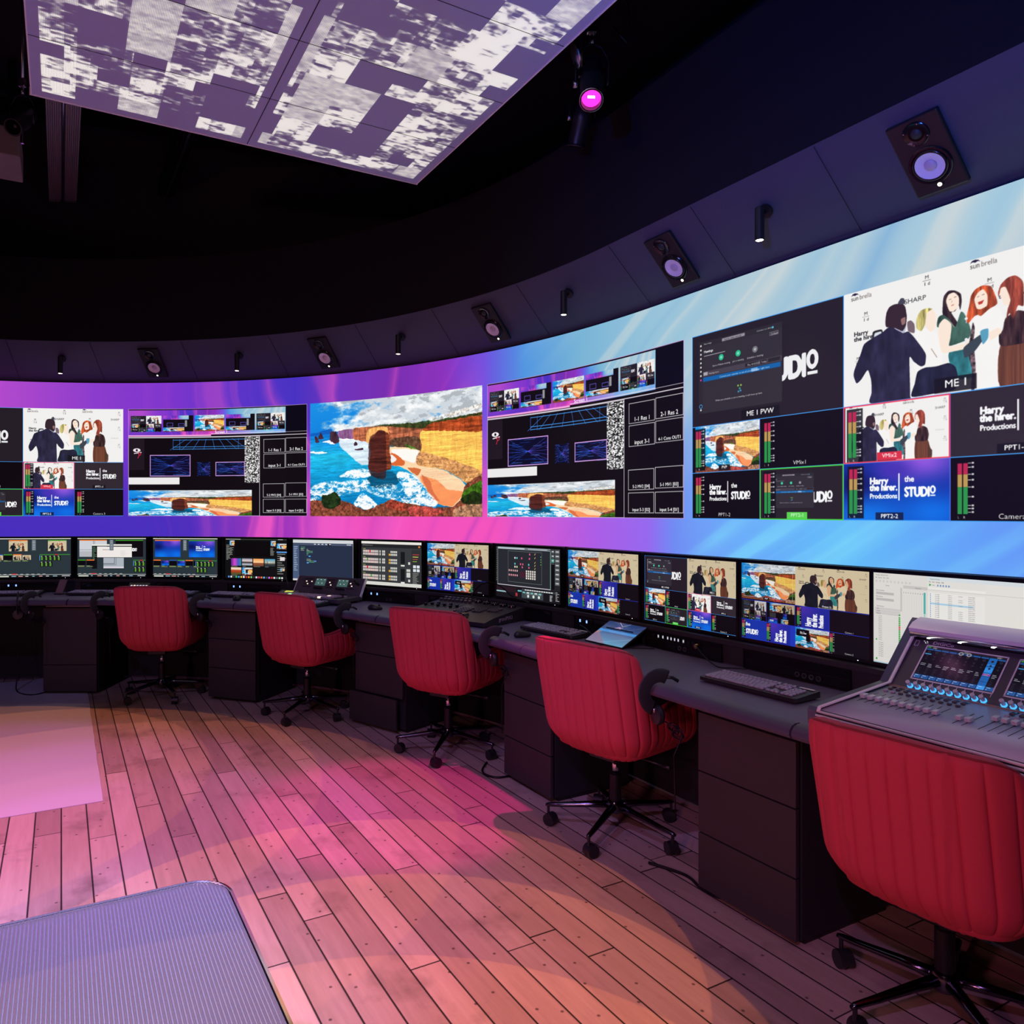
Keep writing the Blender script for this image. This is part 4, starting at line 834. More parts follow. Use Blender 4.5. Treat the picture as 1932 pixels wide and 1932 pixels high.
    o.rect(158, 428, 168, 455, (40, 165, 45)).rect(14, 534, 24, 545, (40, 165, 45)).rect(0, 556, W, H, (176, 200, 214))
    o.rect(640, 0, W, 23, (214, 222, 226)).rect(640, 23, W, 260, (228, 225, 219)).rect(640, 79, W, 81, (190, 188, 184)).rect(640, 260, W, 272, (60, 60, 60), .15); return o
def scr_tablet():
    c = Cv(360, 240, (38, 66, 120)); Y, X = np.mgrid[0:240, 0:360]; x = X/360.; y = Y/240.
    c.a[:] = ramp(y, [(0, (40, 62, 112)), (.45, (52, 84, 140)), (.6, (90, 120, 165)), (1, (110, 170, 205))])
    c.poly([(0, 110), (190, 240), (0, 240)], (150, 120, 150), .8, None, 6); c.poly([(0, 90), (60, 110), (0, 160)], (190, 130, 130), .7, None, 8)
    c.line(110, 0, 170, 40, 3, (230, 190, 205)).line(170, 40, 215, 0, 3, (200, 210, 235)); c.rect(0, 92, 360, 118, (70, 150, 225), .95); c.line(200, 90, 360, 10, 2, (170, 130, 180), .8).line(120, 240, 360, 150, 3, (150, 205, 230), .8)
    c.disc(150, 60, 14, (215, 170, 210)).disc(150, 60, 9, (44, 70, 122)).line(120, 66, 186, 52, 5, (225, 185, 215)).disc(172, 72, 9, (215, 170, 210), 1).disc(172, 72, 5, (44, 72, 124)); return c
def scr_console(seed=0):
    c = Cv(480, 270, (16, 12, 24)); W, H = 480, 270; r = random.Random(seed)
    c.rect(0, 0, W, 14, (34, 26, 40)).rect(2, 2, 22, 12, (50, 140, 60))
    for i in range(10):
        x = i*48; hot = i == 8 and seed == 0
        c.rect(x+2, 18, x+45, 30, (34, 84, 150))
        if hot: c.rect(x+1, 18, x+47, 262, (28, 100, 180)).rect(x+2, 92, x+46, 130, (50, 140, 225)).rect(x+2, 140, x+46, 156, (150, 60, 160)).rect(x+2, 70, x+46, 74, (80, 160, 240)).rect(x+2, 160, x+46, 163, (16, 60, 120)).rect(x+2, 200, x+46, 203, (16, 60, 120))
        elif i == 0: c.rect(x+4, 58, x+44, 66, (60, 140, 200))
        c.disc(x+24, 44, 9, (60, 52, 66)).disc(x+24, 44, 6, (28, 24, 36)).disc(x+24, 78, 7, (40, 34, 50)).disc(x+24, 100, 7, (40, 34, 50))
        if i in (4, 5): c.disc(x+24, 22, 14, (190, 190, 190), .8).disc(x+24, 22, 9, (60, 60, 90), .8)
        for k in range(2+(i % 2)): c.rect(x+8, 140+k*11, x+16+22*r.random()+6, 144+k*11, (150, 150, 165))
        for k in range(5): c.rect(x+8, 176+k*11, x+18+12*r.random(), 178+k*11, (70, 62, 84))
        c.rect(x+2, 232, x+46, 262, (34, 84, 150) if not hot else (60, 150, 235)).rect(x+8, 238, x+30, 241, (190, 210, 230)).rect(x+8, 250, x+12, 256, (190, 210, 230))
    return c
# ------------------------------------------------------------------ materials in use
M = {}
M['black_paint'] = mat('matt_black_paint', (.012, .012, .015), .75, bump=.25, bscale=300)
M['soffit'] = mat('charcoal_painted_board', (.062, .066, .105), .62, bump=.35, bscale=260)
M['bulkhead'] = mat('midnight_painted_board', (.0022, .0025, .006), .9, bump=.3, bscale=260)
M['void'] = mat('black_ceiling_paint', (.004, .004, .006), .9, bump=.2)
M['lam'] = mat('charcoal_laminate', (.030, .025, .028), .55, bump=.25, bscale=420, vary=.1)
M['top'] = mat('dark_grey_worktop_laminate', (.135, .115, .19), .45, bump=.25, bscale=500, vary=.08)
M['nose'] = mat('grey_padded_edge', (.085, .075, .12), .38, bump=.25, bscale=500)
M['blk'] = mat('black_plastic', (.012, .012, .014), .42, bump=.1, bscale=500)
M['blk_gloss'] = mat('gloss_black_plastic', (.008, .008, .01), .18)
M['rack'] = mat('black_rack_metal', (.018, .017, .02), .38, .6)
M['steel'] = mat('brushed_steel', (.55, .53, .56), .3, 1)
M['chrome'] = mat('chrome', (.80, .80, .84), .12, 1)
M['dk_chrome'] = mat('dark_chrome', (.10, .10, .13), .16, 1)
M['velvet'] = mat('coral_velvet', (.58, .042, .072), .75, sheen=.12, bump=.2, bscale=700, vary=.10)
M['velvet_dk'] = mat('coral_velvet_piping', (.26, .018, .022), .75, sheen=.3)
M['key'] = mat('slate_keycap', (.38, .37, .48), .4, bump=.1)
M['kb'] = mat('black_keyboard_case', (.022, .020, .026), .4)
M['white'] = mat('white_label', (.75, .73, .74), .5)
M['foam'] = mat('black_leatherette', (.022, .022, .028), .5, bump=.3, bscale=500)
M['metalrib'] = mat('galvanised_ribbed_metal', (.42, .38, .40), .45, .4)
M['sheet'] = mat('white_vinyl_sheet', (.60, .57, .62), .30, bump=.5, bscale=5)
M['alu'] = mat('satin_aluminium', (.90, .82, .86), .36, .15)
M['con_dk'] = mat('slate_console_metal', (.10, .085, .10), .35, .25)
M['con_deck'] = mat('lavender_grey_console_deck', (.62, .60, .76), .34, .1)
M['con_side'] = mat('navy_console_cheek', (.07, .08, .13), .4)
M['cone'] = mat('white_speaker_cone', (.90, .86, .92), .45)
M['cap'] = mat('pearl_dust_cap', (.62, .52, .60), .3)
def glow(name, col, s): return mat(name, (.02, .02, .02), .4, emis=col, es=s)
M['warm'] = glow('warm_lamp_face', (1.0, .78, .58), 14)
M['badge'] = glow('warm_lit_badge', (1.0, .86, .72), 3)
M['fader'] = mat('silver_fader_cap', (.70, .68, .72), .35, .25)
M['bluelit'] = glow('blue_lit_key', (.20, .36, 1.0), 2.2)
M['whitelit'] = glow('white_lit_key', (.80, .78, .95), .9)
M['led_w'] = glow('power_light', (.8, .85, 1.0), 3)
M['cyan'] = glow('cyan_light_ring', (.05, .38, .95), 1.6)
M['magenta'] = glow('magenta_lens', (1.0, .02, .50), 2.6)
M['mag_hot'] = glow('white_hot_filament', (1.0, .7, 1.0), 30)
M['bar'] = glow('white_strip_lamp', (1.0, .95, .92), 3)
M['green'] = glow('green_lit_key', (.25, 1.0, .3), 2.5)
M['peach'] = glow('peach_lit_key', (1.0, .72, .60), 1.6)
M['lilac'] = mat('lilac_keycaps', (.45, .33, .45), .4)
M['lcd'] = glow('yellow_lcd', (.75, .80, .08), .9)

def floor_mat():
    m = bpy.data.materials.new('weathered_timber_boards'); m.use_nodes = True; N = m.node_tree.nodes; L = m.node_tree.links
    p = N['Principled BSDF']
    def nd(t, **k):
        n = N.new(t)
        for a, b in k.items(): setattr(n, a, b)
        return n
    def math_(op, a, b=None, c=None):
        n = nd('ShaderNodeMath', operation=op)
        for i, q in enumerate((a, b, c)):
            if q is None: continue
            if isinstance(q, (int, float)): n.inputs[i].default_value = q
            else: L.new(q, n.inputs[i])
        return n.outputs[0]
    tc = nd('ShaderNodeTexCoord'); mp = nd('ShaderNodeMapping'); mp.inputs['Rotation'].default_value = (0, 0, -math.atan2(V[1], V[0]))
    L.new(tc.outputs['Object'], mp.inputs[0]); sp = nd('ShaderNodeSeparateXYZ'); L.new(mp.outputs[0], sp.inputs[0])
    x, y = sp.outputs[0], sp.outputs[1]                 # x runs along the boards
    rowf = math_('DIVIDE', y, .108); row = math_('FLOOR', rowf); fr = math_('FRACT', rowf)
    w1 = nd('ShaderNodeTexWhiteNoise', noise_dimensions='1D'); L.new(row, w1.inputs['W'])
    off = math_('MULTIPLY', w1.outputs['Value'], 7.3)
    ln = math_('ADD', math_('MULTIPLY', w1.outputs['Value'], .9), 1.15)
    bf = math_('DIVIDE', math_('ADD', x, off), ln); br = math_('FLOOR', bf); bfr = math_('FRACT', bf)
    cb = nd('ShaderNodeCombineXYZ'); L.new(row, cb.inputs[0]); L.new(br, cb.inputs[1])
    w2 = nd('ShaderNodeTexWhiteNoise', noise_dimensions='3D'); L.new(cb.outputs[0], w2.inputs['Vector'])
    # grain
    gm = nd('ShaderNodeMapping'); gm.inputs['Scale'].default_value = (2.2, 26, 1); L.new(mp.outputs[0], gm.inputs[0])
    av = nd('ShaderNodeVectorMath', operation='ADD'); L.new(gm.outputs[0], av.inputs[0]); sv = nd('ShaderNodeVectorMath', operation='SCALE'); L.new(w2.outputs['Color'], sv.inputs[0]); sv.inputs['Scale'].default_value = 40; L.new(sv.outputs[0], av.inputs[1])
    g = nd('ShaderNodeTexNoise'); g.inputs['Scale'].default_value = 1.6; g.inputs['Detail'].default_value = 6; g.inputs['Roughness'].default_value = .65; L.new(av.outputs[0], g.inputs['Vector'])
    bl = nd('ShaderNodeTexNoise'); bl.inputs['Scale'].default_value = 3.0; bl.inputs['Detail'].default_value = 5; bl.inputs['Roughness'].default_value = .6; L.new(tc.outputs['Object'], bl.inputs['Vector'])
    rp = nd('ShaderNodeValToRGB'); e = rp.color_ramp.elements
    e[0].position = 0; e[0].color = (.20, .14, .115, 1); e[1].position = 1; e[1].color = (.60, .47, .39, 1)
    e2 = rp.color_ramp.elements.new(.5); e2.color = (.40, .29, .23, 1)
    tone = math_('ADD', math_('MULTIPLY', w2.outputs['Value'], .50), math_('MULTIPLY', g.outputs['Fac'], .52))
    L.new(tone, rp.inputs[0])
    st = nd('ShaderNodeMapRange'); L.new(bl.outputs['Fac'], st.inputs['Value']); st.inputs['From Min'].default_value = .56; st.inputs['From Max'].default_value = .80; st.inputs['To Min'].default_value = 1; st.inputs['To Max'].default_value = .42
    # nail heads and knots
    vo = nd('ShaderNodeTexVoronoi', voronoi_dimensions='2D'); vo.inputs['Scale'].default_value = 6.5; L.new(mp.outputs[0], vo.inputs['Vector'])
    nail = nd('ShaderNodeMapRange'); L.new(vo.outputs['Distance'], nail.inputs['Value']); nail.inputs['From Min'].default_value = .022; nail.inputs['From Max'].default_value = .045; nail.inputs['To Min'].default_value = .28; nail.inputs['To Max'].default_value = 1
    def edge(f, wd):
        d = math_('MINIMUM', f, math_('SUBTRACT', 1, f)); n = nd('ShaderNodeMapRange'); L.new(d, n.inputs['Value'])
        n.inputs['From Min'].default_value = wd*.35; n.inputs['From Max'].default_value = wd; n.inputs['To Min'].default_value = 0.05; n.inputs['To Max'].default_value = 1; return n.outputs[0]
    gp = nd('ShaderNodeTexNoise'); gp.inputs['Scale'].default_value = 2.0; L.new(cb.outputs[0], gp.inputs['Vector'])
    e1 = edge(fr, .040); ee = edge(bfr, .0026)
    k = math_('MULTIPLY', math_('MULTIPLY', e1, ee), math_('MULTIPLY', st.outputs[0], nail.outputs[0]))
    mx = nd('ShaderNodeMix', data_type='RGBA', blend_type='MULTIPLY'); mx.inputs[0].default_value = 1; L.new(rp.outputs[0], mx.inputs[6])
    cc = nd('ShaderNodeCombineColor'); [L.new(k, cc.inputs[i]) for i in range(3)]; L.new(cc.outputs[0], mx.inputs[7]); L.new(mx.outputs[2], p.inputs['Base Color'])
    ro = nd('ShaderNodeMapRange'); L.new(g.outputs['Fac'], ro.inputs['Value']); ro.inputs['To Min'].default_value = .42; ro.inputs['To Max'].default_value = .68; L.new(ro.outputs[0], p.inputs['Roughness'])
    b = nd('ShaderNodeBump'); b.inputs['Strength'].default_value = .55; b.inputs['Distance'].default_value = .004
    L.new(math_('ADD', math_('MULTIPLY', e1, ee), math_('MULTIPLY', g.outputs['Fac'], .25)), b.inputs['Height']); L.new(b.outputs[0], p.inputs['Normal'])
    p.inputs['Specular IOR Level'].default_value = .35
    return m

# ------------------------------------------------------------------ room shell
SR, SL = -3.6, 2.45
struct(MB().box((-1.5, 1.5, -.05), (14, 15, .1)).build('floor', floor_mat()))
struct(MB().box((-1.5, 1.5, 4.72), (14, 15, .1)).build('ceiling', M['void']))
struct(sweep('wall_back', [(4.86, 0), (4.86, 4.67), (4.98, 4.67), (4.98, 0)], SR, SL, M['black_paint'], closed=True))
struct(MB().box((-8.45, 1.5, 2.33), (.1, 15, 4.7)).build('wall_left', M['black_paint']))
struct(MB().box((-1.5, -5.95, 2.33), (14, .1, 4.7)).build('wall_rear', M['black_paint']))
struct(MB().box((5.45, 1.5, 2.33), (.1, 15, 4.7)).build('wall_right', M['black_paint']))
struct(sweep('trim_1', [(4.86, 2.60), (4.70, 2.625), (4.37, 2.925), (4.41, 2.96), (4.86, 2.96)], SR, SL, M['soffit'], closed=True))
struct(sweep('trim_2', [(4.37, 2.927), (4.37, 3.64), (4.45, 3.64), (4.45, 2.927)], SR, SL, M['bulkhead'], closed=True))
# hairline joints between the soffit boards
for i, x in enumerate((1.27, 1.115, .93, .74, .545, .372, .185, -.02, -.62, -1.28, -2.1)):
    n = normal(x); t = Vector((n[1], -n[0], 0)); a = plan(x, 4.682); b = plan(x, 4.372)
    P0 = Vector((a[0], a[1], 2.6355)); P1 = Vector((b[0], b[1], 2.9175)); q = MB(); w_ = t*.0012; nn = Vector((-n[0], -n[1], -1)).normalized()*.0015
    q.ring_loft([[P0-w_, P0+w_, P0+w_+nn, P0-w_+nn], [P1-w_, P1+w_, P1+w_+nn, P1-w_+nn]])
    struct(q.build('trim_%d' % (i+3), M['black_paint']))

# white floor sheet by the left desks
ang = math.atan2(V[1], V[0])
B0 = Vector((-1.782, 3.691, 0)); v3 = Vector((V[0], V[1], 0)); u3 = Vector((U[0], U[1], 0))
r_ = random.Random(3); pts = [B0 - v3*(i*.12) + u3*(r_.uniform(-.002, .002)) for i in range(28)]
far = [pts[-1]-u3*3.0, B0-u3*3.0]
mb = MB(); mb.prism([(p.x, p.y) for p in pts+far], .0005, .004)
tag(mb.build('floor_sheet', M['sheet']), 'glossy white square sheet laid over the timber floor on the left', 'floor sheet')

# ------------------------------------------------------------------ curved video wall
t = thing('video_wall', 'long curved video wall glowing purple, pink and blue above the desks', 'video wall')
led = sweep('display', [(4.68, LZ0), (4.68, LZ1)], -3.2, 8.30/4.68, screen_mat('video_wall_picture', paint_led().a, 1.0, .6, .2), t, uv=True, step=.02)
sweep('housing', [(4.683, LZ1+.003), (4.683, LZ0-.02), (4.76, LZ0-.02), (4.76, LZ1+.003)], -3.25, 8.4/4.68, M['black_paint'], t, closed=True)

# ------------------------------------------------------------------ ceiling video panel
def pix_blocks():
    r = np.random.RandomState(11); w_, h = 330, 640; L0 = vnoise(w_, h, 70, 110, 5, 3)
    def up(g, sy, sx): return g[(np.arange(h)//sy) % g.shape[0]][:, (np.arange(w_)//sx) % g.shape[1]]
    g1 = r.rand(40, 40); g2 = r.rand(70, 60); g3 = r.rand(110, 90)
    # three sizes of blocks, each block keeps or drops the picture, then fine streaky grain inside
    b1, b2, b3 = up(g1, 34, 30), up(g2, 17, 22), up(g3, 9, 13)
    lvl = .38+.75*b1*.6+.5*(L0-.3)+.35*(b2-.5)+.30*(b3-.5)
    fine = vnoise(w_, h, 6, 3, 8, 2, .9); streak = up(r.rand(213, 24), 3, 14)
    a = np.clip((lvl-.46)*2.4+(fine-.5)*1.7+(streak-.5)*.7, 0, 1)
    a = np.where((b1 < .15) | ((b2 < .12) & (b1 < .75)), a*.03, a); a = np.where((b1 > .86), .62+.5*(fine-.4)+.1*streak, a)
    a = np.clip(a, 0, .96); a[a < .08] = 0
    for g in (0, 1):
        x0 = g*165; a[:, x0:x0+7] = 0; a[:, x0+158:x0+165] = 0
    a[:8] = 0; a[-8:] = 0
    return np.stack([a, a*.985, a*.91], -1)*.97
t = thing('ceiling_video_panel', 'large suspended ceiling screen with pixelated grey and white pattern', 'screen')
Wp, Lp = 2.025, 3.9
def panel_mat():
    m = screen_mat('ceiling_panel_picture', pix_blocks(), 1.0, .55, .3); N = m.node_tree.nodes; L = m.node_tree.links; p = N['Principled BSDF']
    im = [n for n in N if n.type == 'TEX_IMAGE'][0]; im.interpolation = 'Linear'
    p.inputs['Base Color'].default_value = (.42, .50, .72, 1)
    tc = N.new('ShaderNodeTexCoord'); s = N.new('ShaderNodeSeparateXYZ'); L.new(tc.outputs['UV'], s.inputs[0]); out = []
    for i, n in ((0, 330), (1, 640)):
        a = N.new('ShaderNodeMath'); a.operation = 'MULTIPLY'; L.new(s.outputs[i], a.inputs[0]); a.inputs[1].default_value = n
        b = N.new('ShaderNodeMath'); b.operation = 'FRACT'; L.new(a.outputs[0], b.inputs[0])
        c = N.new('ShaderNodeMath'); c.operation = 'PINGPONG'; L.new(b.outputs[0], c.inputs[0]); c.inputs[1].default_value = .5
        d = N.new('ShaderNodeMapRange'); L.new(c.outputs[0], d.inputs['Value']); d.inputs['From Min'].default_value = .04; d.inputs['From Max'].default_value = .28; d.inputs['To Min'].default_value = .35; out.append(d.outputs[0])
    q = N.new('ShaderNodeMath'); q.operation = 'MULTIPLY'; L.new(out[0], q.inputs[0]); L.new(out[1], q.inputs[1])
    q2 = N.new('ShaderNodeMath'); q2.operation = 'MULTIPLY'; L.new(q.outputs[0], q2.inputs[0]); q2.inputs[1].default_value = 1.35
    L.new(q2.outputs[0], p.inputs['Emission Strength']); return m
P2 = Vector((-.261, 4.484, 3.45))
def pp(a, b, z): q = P2 - u3*a + v3*b; return (q.x, q.y, z)
pm = panel_mat()
mesh_obj('display', [pp(Wp, 0, 3.449), pp(0, 0, 3.449), pp(0, Lp, 3.449), pp(Wp, Lp, 3.449)], [(0, 1, 2, 3)], pm, t, [(0, 0), (1, 0), (1, 1), (0, 1)], False)
mb = MB(); c_ = P2 - u3*(Wp/2)+v3*(Lp/2)
mb.box((c_.x, c_.y, 3.449+.035), (Lp+.01, Wp+.01, .066), ang); mb.build('cabinet', M['black_paint'], t)
mb = MB()
for (a, b, la, lb) in ((Wp/2, -.002, Wp+.02, .006), (Wp/2, Lp+.002, Wp+.02, .006), (-.002, Lp/2, .006, Lp), (Wp+.002, Lp/2, .006, Lp)):
    q = P2-u3*a+v3*b; mb.box((q.x, q.y, 3.462), (lb, la, .036), ang)
mb.build('edge_trim', M['alu'], t)
mb = MB()
for (a, b, la, lb) in [(Wp/2, Lp/2, .004, Lp)]+[(Wp/2, k*.5, Wp, .003) for k in range(1, 8)]:
    q = P2-u3*a+v3*b; mb.box((q.x, q.y, 3.4485), (lb, la, .001), ang)
mb.build('panel_joint', M['black_paint'], t)
for (a, b) in ((.3, .3), (Wp-.3, .3), (.3, Lp-.3), (Wp-.3, Lp-.3)):
    q = P2-u3*a+v3*b; MB().cyl((q.x, q.y, 3.51), (q.x, q.y, 4.672), .008).build('suspension_rod', M['rack'], t)

# ------------------------------------------------------------------ ceiling structure seen past the panel
def beam(name, label, x0, y0, x1, y1, z, w_, h_, m, ribs=0, cat='beam', g=None):
    a = Vector((x0, y0, z)); b = Vector((x1, y1, z)); d = (b-a); L_ = d.length; an = math.atan2(d.y, d.x)
    t = thing(name, label, cat, ((a+b)/2)[:], an, g); mb = MB(); mb.box((0, 0, h_/2), (L_, w_, h_)); mb.build('body', m, t)
    if ribs:
        mb = MB()
        for i in range(ribs):
            if abs(i-(ribs-1)/2) < 1: continue
            mb.box((0, -w_/2+w_*(i+.5)/ribs, -.009), (L_, w_/ribs*.55, .018))
        mb.build('rib', m, t)
        mb = MB(); mb.cyl((-L_/2, 0, -.012), (L_/2, 0, -.012), .012); mb.build('conduit', M['steel'], t)
    return t
beam('ceiling_beam', 'ribbed steel beam running back from the left corner of the ceiling screen', -3.90, 7.25, -2.10, 3.92, 4.34, .225, .10, M['metalrib'], 16)
beam('ceiling_beam', 'dark beam crossing behind the ceiling screen, nearer of two', -5.2, 5.0, 1.4, 7.2, 4.45, .10, .12, M['rack'], 0, 'beam', 'plain dark beams crossing the ceiling')
beam('ceiling_beam', 'dark beam crossing behind the ceiling screen, farther of two', -5.2, 6.6, -.4, 7.75, 4.45, .10, .12, M['rack'], 0, 'beam', 'plain dark beams crossing the ceiling')
beam('ceiling_beam', 'short dark beam behind the middle of the ceiling screen', -2.75, 6.9, -1.55, 4.75, 4.40, .14, .10, M['rack'], 6)
beam('ceiling_beam', 'dark slanting beam behind the right part of the ceiling screen', -1.45, 7.3, .1, 4.6, 4.40, .16, .10, M['rack'], 6)
t = thing('air_duct', 'dull grey rectangular duct box at the far left of the ceiling', 'duct', (-3.30, 5.15, 3.98), ang)
MB().box((0, 0, 0), (.45, .42, .20), bevel=.01).build('body', mat('dull_grey_duct', (.30, .24, .20), .6, .2, vary=.2), t)
MB().box((-.05, -.15, .385), (.05, .05, .58)).build('hanger', M['rack'], t); MB().box((-.05, .15, .385), (.05, .05, .58)).build('hanger', M['rack'], t)

# ------------------------------------------------------------------ soffit loudspeakers
FN = math.atan2(.305, .31)
def fascia_frame(s, f=.5, lift=0.0):
    """frame on the sloping soffit: local x right, local z up the slope, local -y out of the board"""
    r = 4.68-.31*f; z = 2.62+.305*f; x, y = plan(s, r); n = normal(s)
    return Vector((x, y, z)), heading(s)
def make_speaker():
    t = thing('soffit_loudspeaker', '', 'loudspeaker'); h = .30; w_ = .185
    MB().box((0, -.004, 0), (w_, .022, h), bevel=.006).build('baffle', M['blk'], t)
    R_ = Matrix.Rotation(PI/2, 4, 'X')                 # lathe axis z -> -y
    def ax(x, z, y=-.015): return Matrix.Translation((x, y, z)) @ R_
    mb = MB(); mb.lathe([(.046, 0), (.046, .003), (.043, .005), (.022, -.002), (.020, -.002)], 32, ax(0, .092)); auto(mb.build('tweeter_plate', M['blk_gloss'], t))
    mb = MB(); mb.lathe([(.020, -.002), (.0195, .001), (.014, .005), (.006, .008), (.001, .009)], 24, ax(0, .092)); mb.build('tweeter_dome', M['foam'], t, True)
    mb = MB(); mb.lathe([(.074, 0), (.074, .004), (.071, .007), (.064, .007), (.062, .002)], 40, ax(0, -.038), False); auto(mb.build('woofer_ring', M['blk_gloss'], t))
    mb = MB(); mb.lathe([(.062, .004), (.059, .010), (.054, .011), (.051, .0085)], 40, ax(0, -.038), False); mb.build('surround', M['blk_gloss'], t, True)
    mb = MB(); mb.lathe([(.051, .0085), (.040, .0055), (.024, .002), (.020, .002)], 40, ax(0, -.038), False); mb.build('cone', M['cone'], t, True)
    mb = MB(); mb.lathe([(.0225, .002), (.020, .0065), (.014, .0095), (.007, .011), (.001, .0115)], 24, ax(0, -.038)); mb.build('dust_cap', M['cap'], t, True)
    for (cx_, cz, r) in ((0, .092, .040), (0, -.038, .068)):
        for k in range(4): a = PI/4+.3+k*PI/2; MB().lathe([(.0022, 0), (.0022, .002)], 8, ax(cx_+r*math.cos(a), cz+r*math.sin(a), -.020)).build('screw', M['steel'], t)
    b = MB().box((.004, -.018, -.120), (.022, .008, .012), bevel=.002).build('badge', M['blk'], t)
    mb = MB(); mb.lathe([(.0075, 0), (.0075, .0015)], 20, ax(.004, -.118, -.0225)); d = mb.build('lit_emblem', M['badge'], b)
    mb = MB()
    for k in range(3):
        a = k*PI/3; pass
        mb.tube([(.004-.0062*math.cos(a), -.0245, -.118-.0062*math.sin(a)), (.004+.0062*math.cos(a), -.0245, -.118+.0062*math.sin(a))], .0006, 4)
    mb.build('emblem_spoke', M['blk'], b)
    return t
sp0 = None
for s, lab in ((1.004, 'small black speaker with white cone set in the soffit, leftmost of the five'), (.640, 'speaker with white cone set in the soffit above the cliff picture'), (.272, 'speaker with white cone in the soffit above the right multi-window display'),
               (-.347, 'speaker with white cone in the soffit, second largest, lit blue'), (-1.640, 'largest soffit speaker with lilac white cone at the upper right')):
    P, hd = fascia_frame(s, .50)
    o = make_speaker() if sp0 is None else dup(sp0); sp0 = sp0 or o
    o.location = P+Vector((-normal(s)[0], -normal(s)[1], -1)).normalized()*.004
    o.rotation_euler = (Matrix.Rotation(hd, 3, 'Z') @ Matrix.Rotation(math.atan2(.31, .305), 3, 'X')).to_euler()
    tag(o, lab, 'loudspeaker', 'soffit loudspeakers')
# small tubular spotlights on the soffit
def make_tube_spot():
    t = thing('tube_spotlight', '', 'spotlight')
    nn = Vector((0, -math.sin(PI/4), -math.cos(PI/4)))
    mb = MB(); mb.cyl((0, 0, 0), (nn*.012)[:], .032, n=28); auto(mb.build('mount_plate', M['blk'], t))
    mb = MB(); mb.cyl((nn*.01)[:], (nn*.055)[:], .007); mb.build('arm', M['blk'], t)
    c = nn*.062
    mb = MB(); mb.lathe([(.017, -.098), (.0205, -.10), (.0205, .045), (.018, .048)], 24, Matrix.Translation(c)); auto(mb.build('tube', M['blk'], t))
    mb = MB(); mb.lathe([(.0155, -.0985), (.0155, -.0972)], 20, Matrix.Translation(c)); mb.build('lamp_face', M['warm'], t)
    l = spot('lamp_beam', (c.x, c.y, c.z-.102), (c.x, c.y-.05, c.z-2), 9.0, (1.0, .74, .52), 34, .6, .012); l.parent = t
    return t
ts0 = None
for s, lab in ((1.178, 'tube spotlight with warm tip, leftmost on the soffit'), (.820, 'tube spotlight on the soffit between the two leftmost speakers'), (.462, 'tube spotlight on the soffit above the right part of the cliff picture'), (.105, 'tube spotlight on the soffit, second from the right'), (-.955, 'largest tube spotlight, hanging left of the biggest speaker')):
    P, hd = fascia_frame(s, .60)
    if ts0 is None: o = ts0 = make_tube_spot()
    else: o = dup(ts0)
    o.location = P; o.rotation_euler = (0, 0, hd); tag(o, lab, 'spotlight', 'tube spotlights on the soffit')

# ------------------------------------------------------------------ stage lamp hanging right of the ceiling screen
def stage_lamp(loc, aim, lab, lit=True, size=1.0):
    t = thing('stage_lamp', lab, 'stage lamp', loc)
    d = (Vector(aim)-Vector(loc)).normalized(); q = (-d).to_track_quat('Z', 'Y').to_matrix().to_4x4(); k = size
    mb = MB(); mb.lathe([(.050*k, -.15*k), (.052*k, -.20*k), (.058*k, -.20*k), (.058*k, -.05*k), (.064*k, -.04*k), (.064*k, .0), (.054*k, .02*k), (.054*k, .16*k), (.04*k, .20*k), (.002*k, .21*k)], 28, q, False); auto(mb.build('body', M['blk'], t))
    mb = MB(); mb.lathe([(.050*k, -.17*k), (.038*k, -.155*k), (.001, -.15*k)], 24, q); mb.build('lens', M['magenta'] if lit else M['blk_gloss'], t, True)
    if lit:
        mb = MB(); mb.cyl((q @ Vector((-.018*k, 0, -.172*k)))[:], (q @ Vector((.018*k, .006*k, -.172*k)))[:], .005*k); mb.build('filament', M['mag_hot'], t)
    mb = MB(); mb.lathe([(.060*k, -.20*k), (.0615*k, -.20*k), (.0615*k, -.185*k), (.060*k, -.185*k)], 28, q, False); mb.build('rim', M['chrome'] if lit else M['blk'], t)
    mb = MB(); mb.tube([(-.085*k, 0, -.02*k), (-.088*k, 0, .10*k), (-.05*k, 0, .17*k), (0, 0, .19*k), (.05*k, 0, .17*k), (.088*k, 0, .10*k), (.085*k, 0, -.02*k)], .008*k, 8, (.004*k, .014*k), Vector((0, 1, 0))); mb.build('yoke', M['rack'], t)
    mb = MB(); mb.cyl((-.098*k, 0, -.02*k), (-.075*k, 0, -.02*k), .018*k); mb.build('side_knob', M['steel'], t)
    mb = MB(); mb.cyl((0, 0, .19*k), (0, 0, .26*k), .012*k); mb.box((0, 0, .28*k), (.05*k, .03*k, .06*k), bevel=.004); mb.build('clamp', M['steel'], t)
    return t
L1 = stage_lamp((.600, 3.33, 3.40), (.36, 2.15, 1.6), 'black stage lamp with glowing magenta lens hanging right of the ceiling screen', True, .85)
MB().cyl((0, 0, .30), (0, 0, 1.265), .010).build('drop_rod', M['rack'], L1)
mb = MB(); mb.lathe([(.001, 0), (.05, .004), (.058, .012)], 24, Matrix.Translation((-.085, -.02, .10)) @ Matrix.Rotation(1.2, 4, 'Y')); mb.build('reflector_flap', M['steel'], L1, True)
mb = MB(); mb.tube([(.10, 0, .24), (.16, 0, .17), (.17, 0, .25), (.165, 0, .34), (.12, 0, .42), (.03, 0, .46)], .005); mb.build('power_cable', M['rack'], L1, True)
L2 = stage_lamp((.66, 3.95, 3.58), (.45, 4.4, 2.4), 'unlit black stage lamp hanging just below the magenta one', False, .8)
MB().cyl((0, 0, .20), (0, 0, 1.085), .010).build('drop_rod', M['rack'], L2)
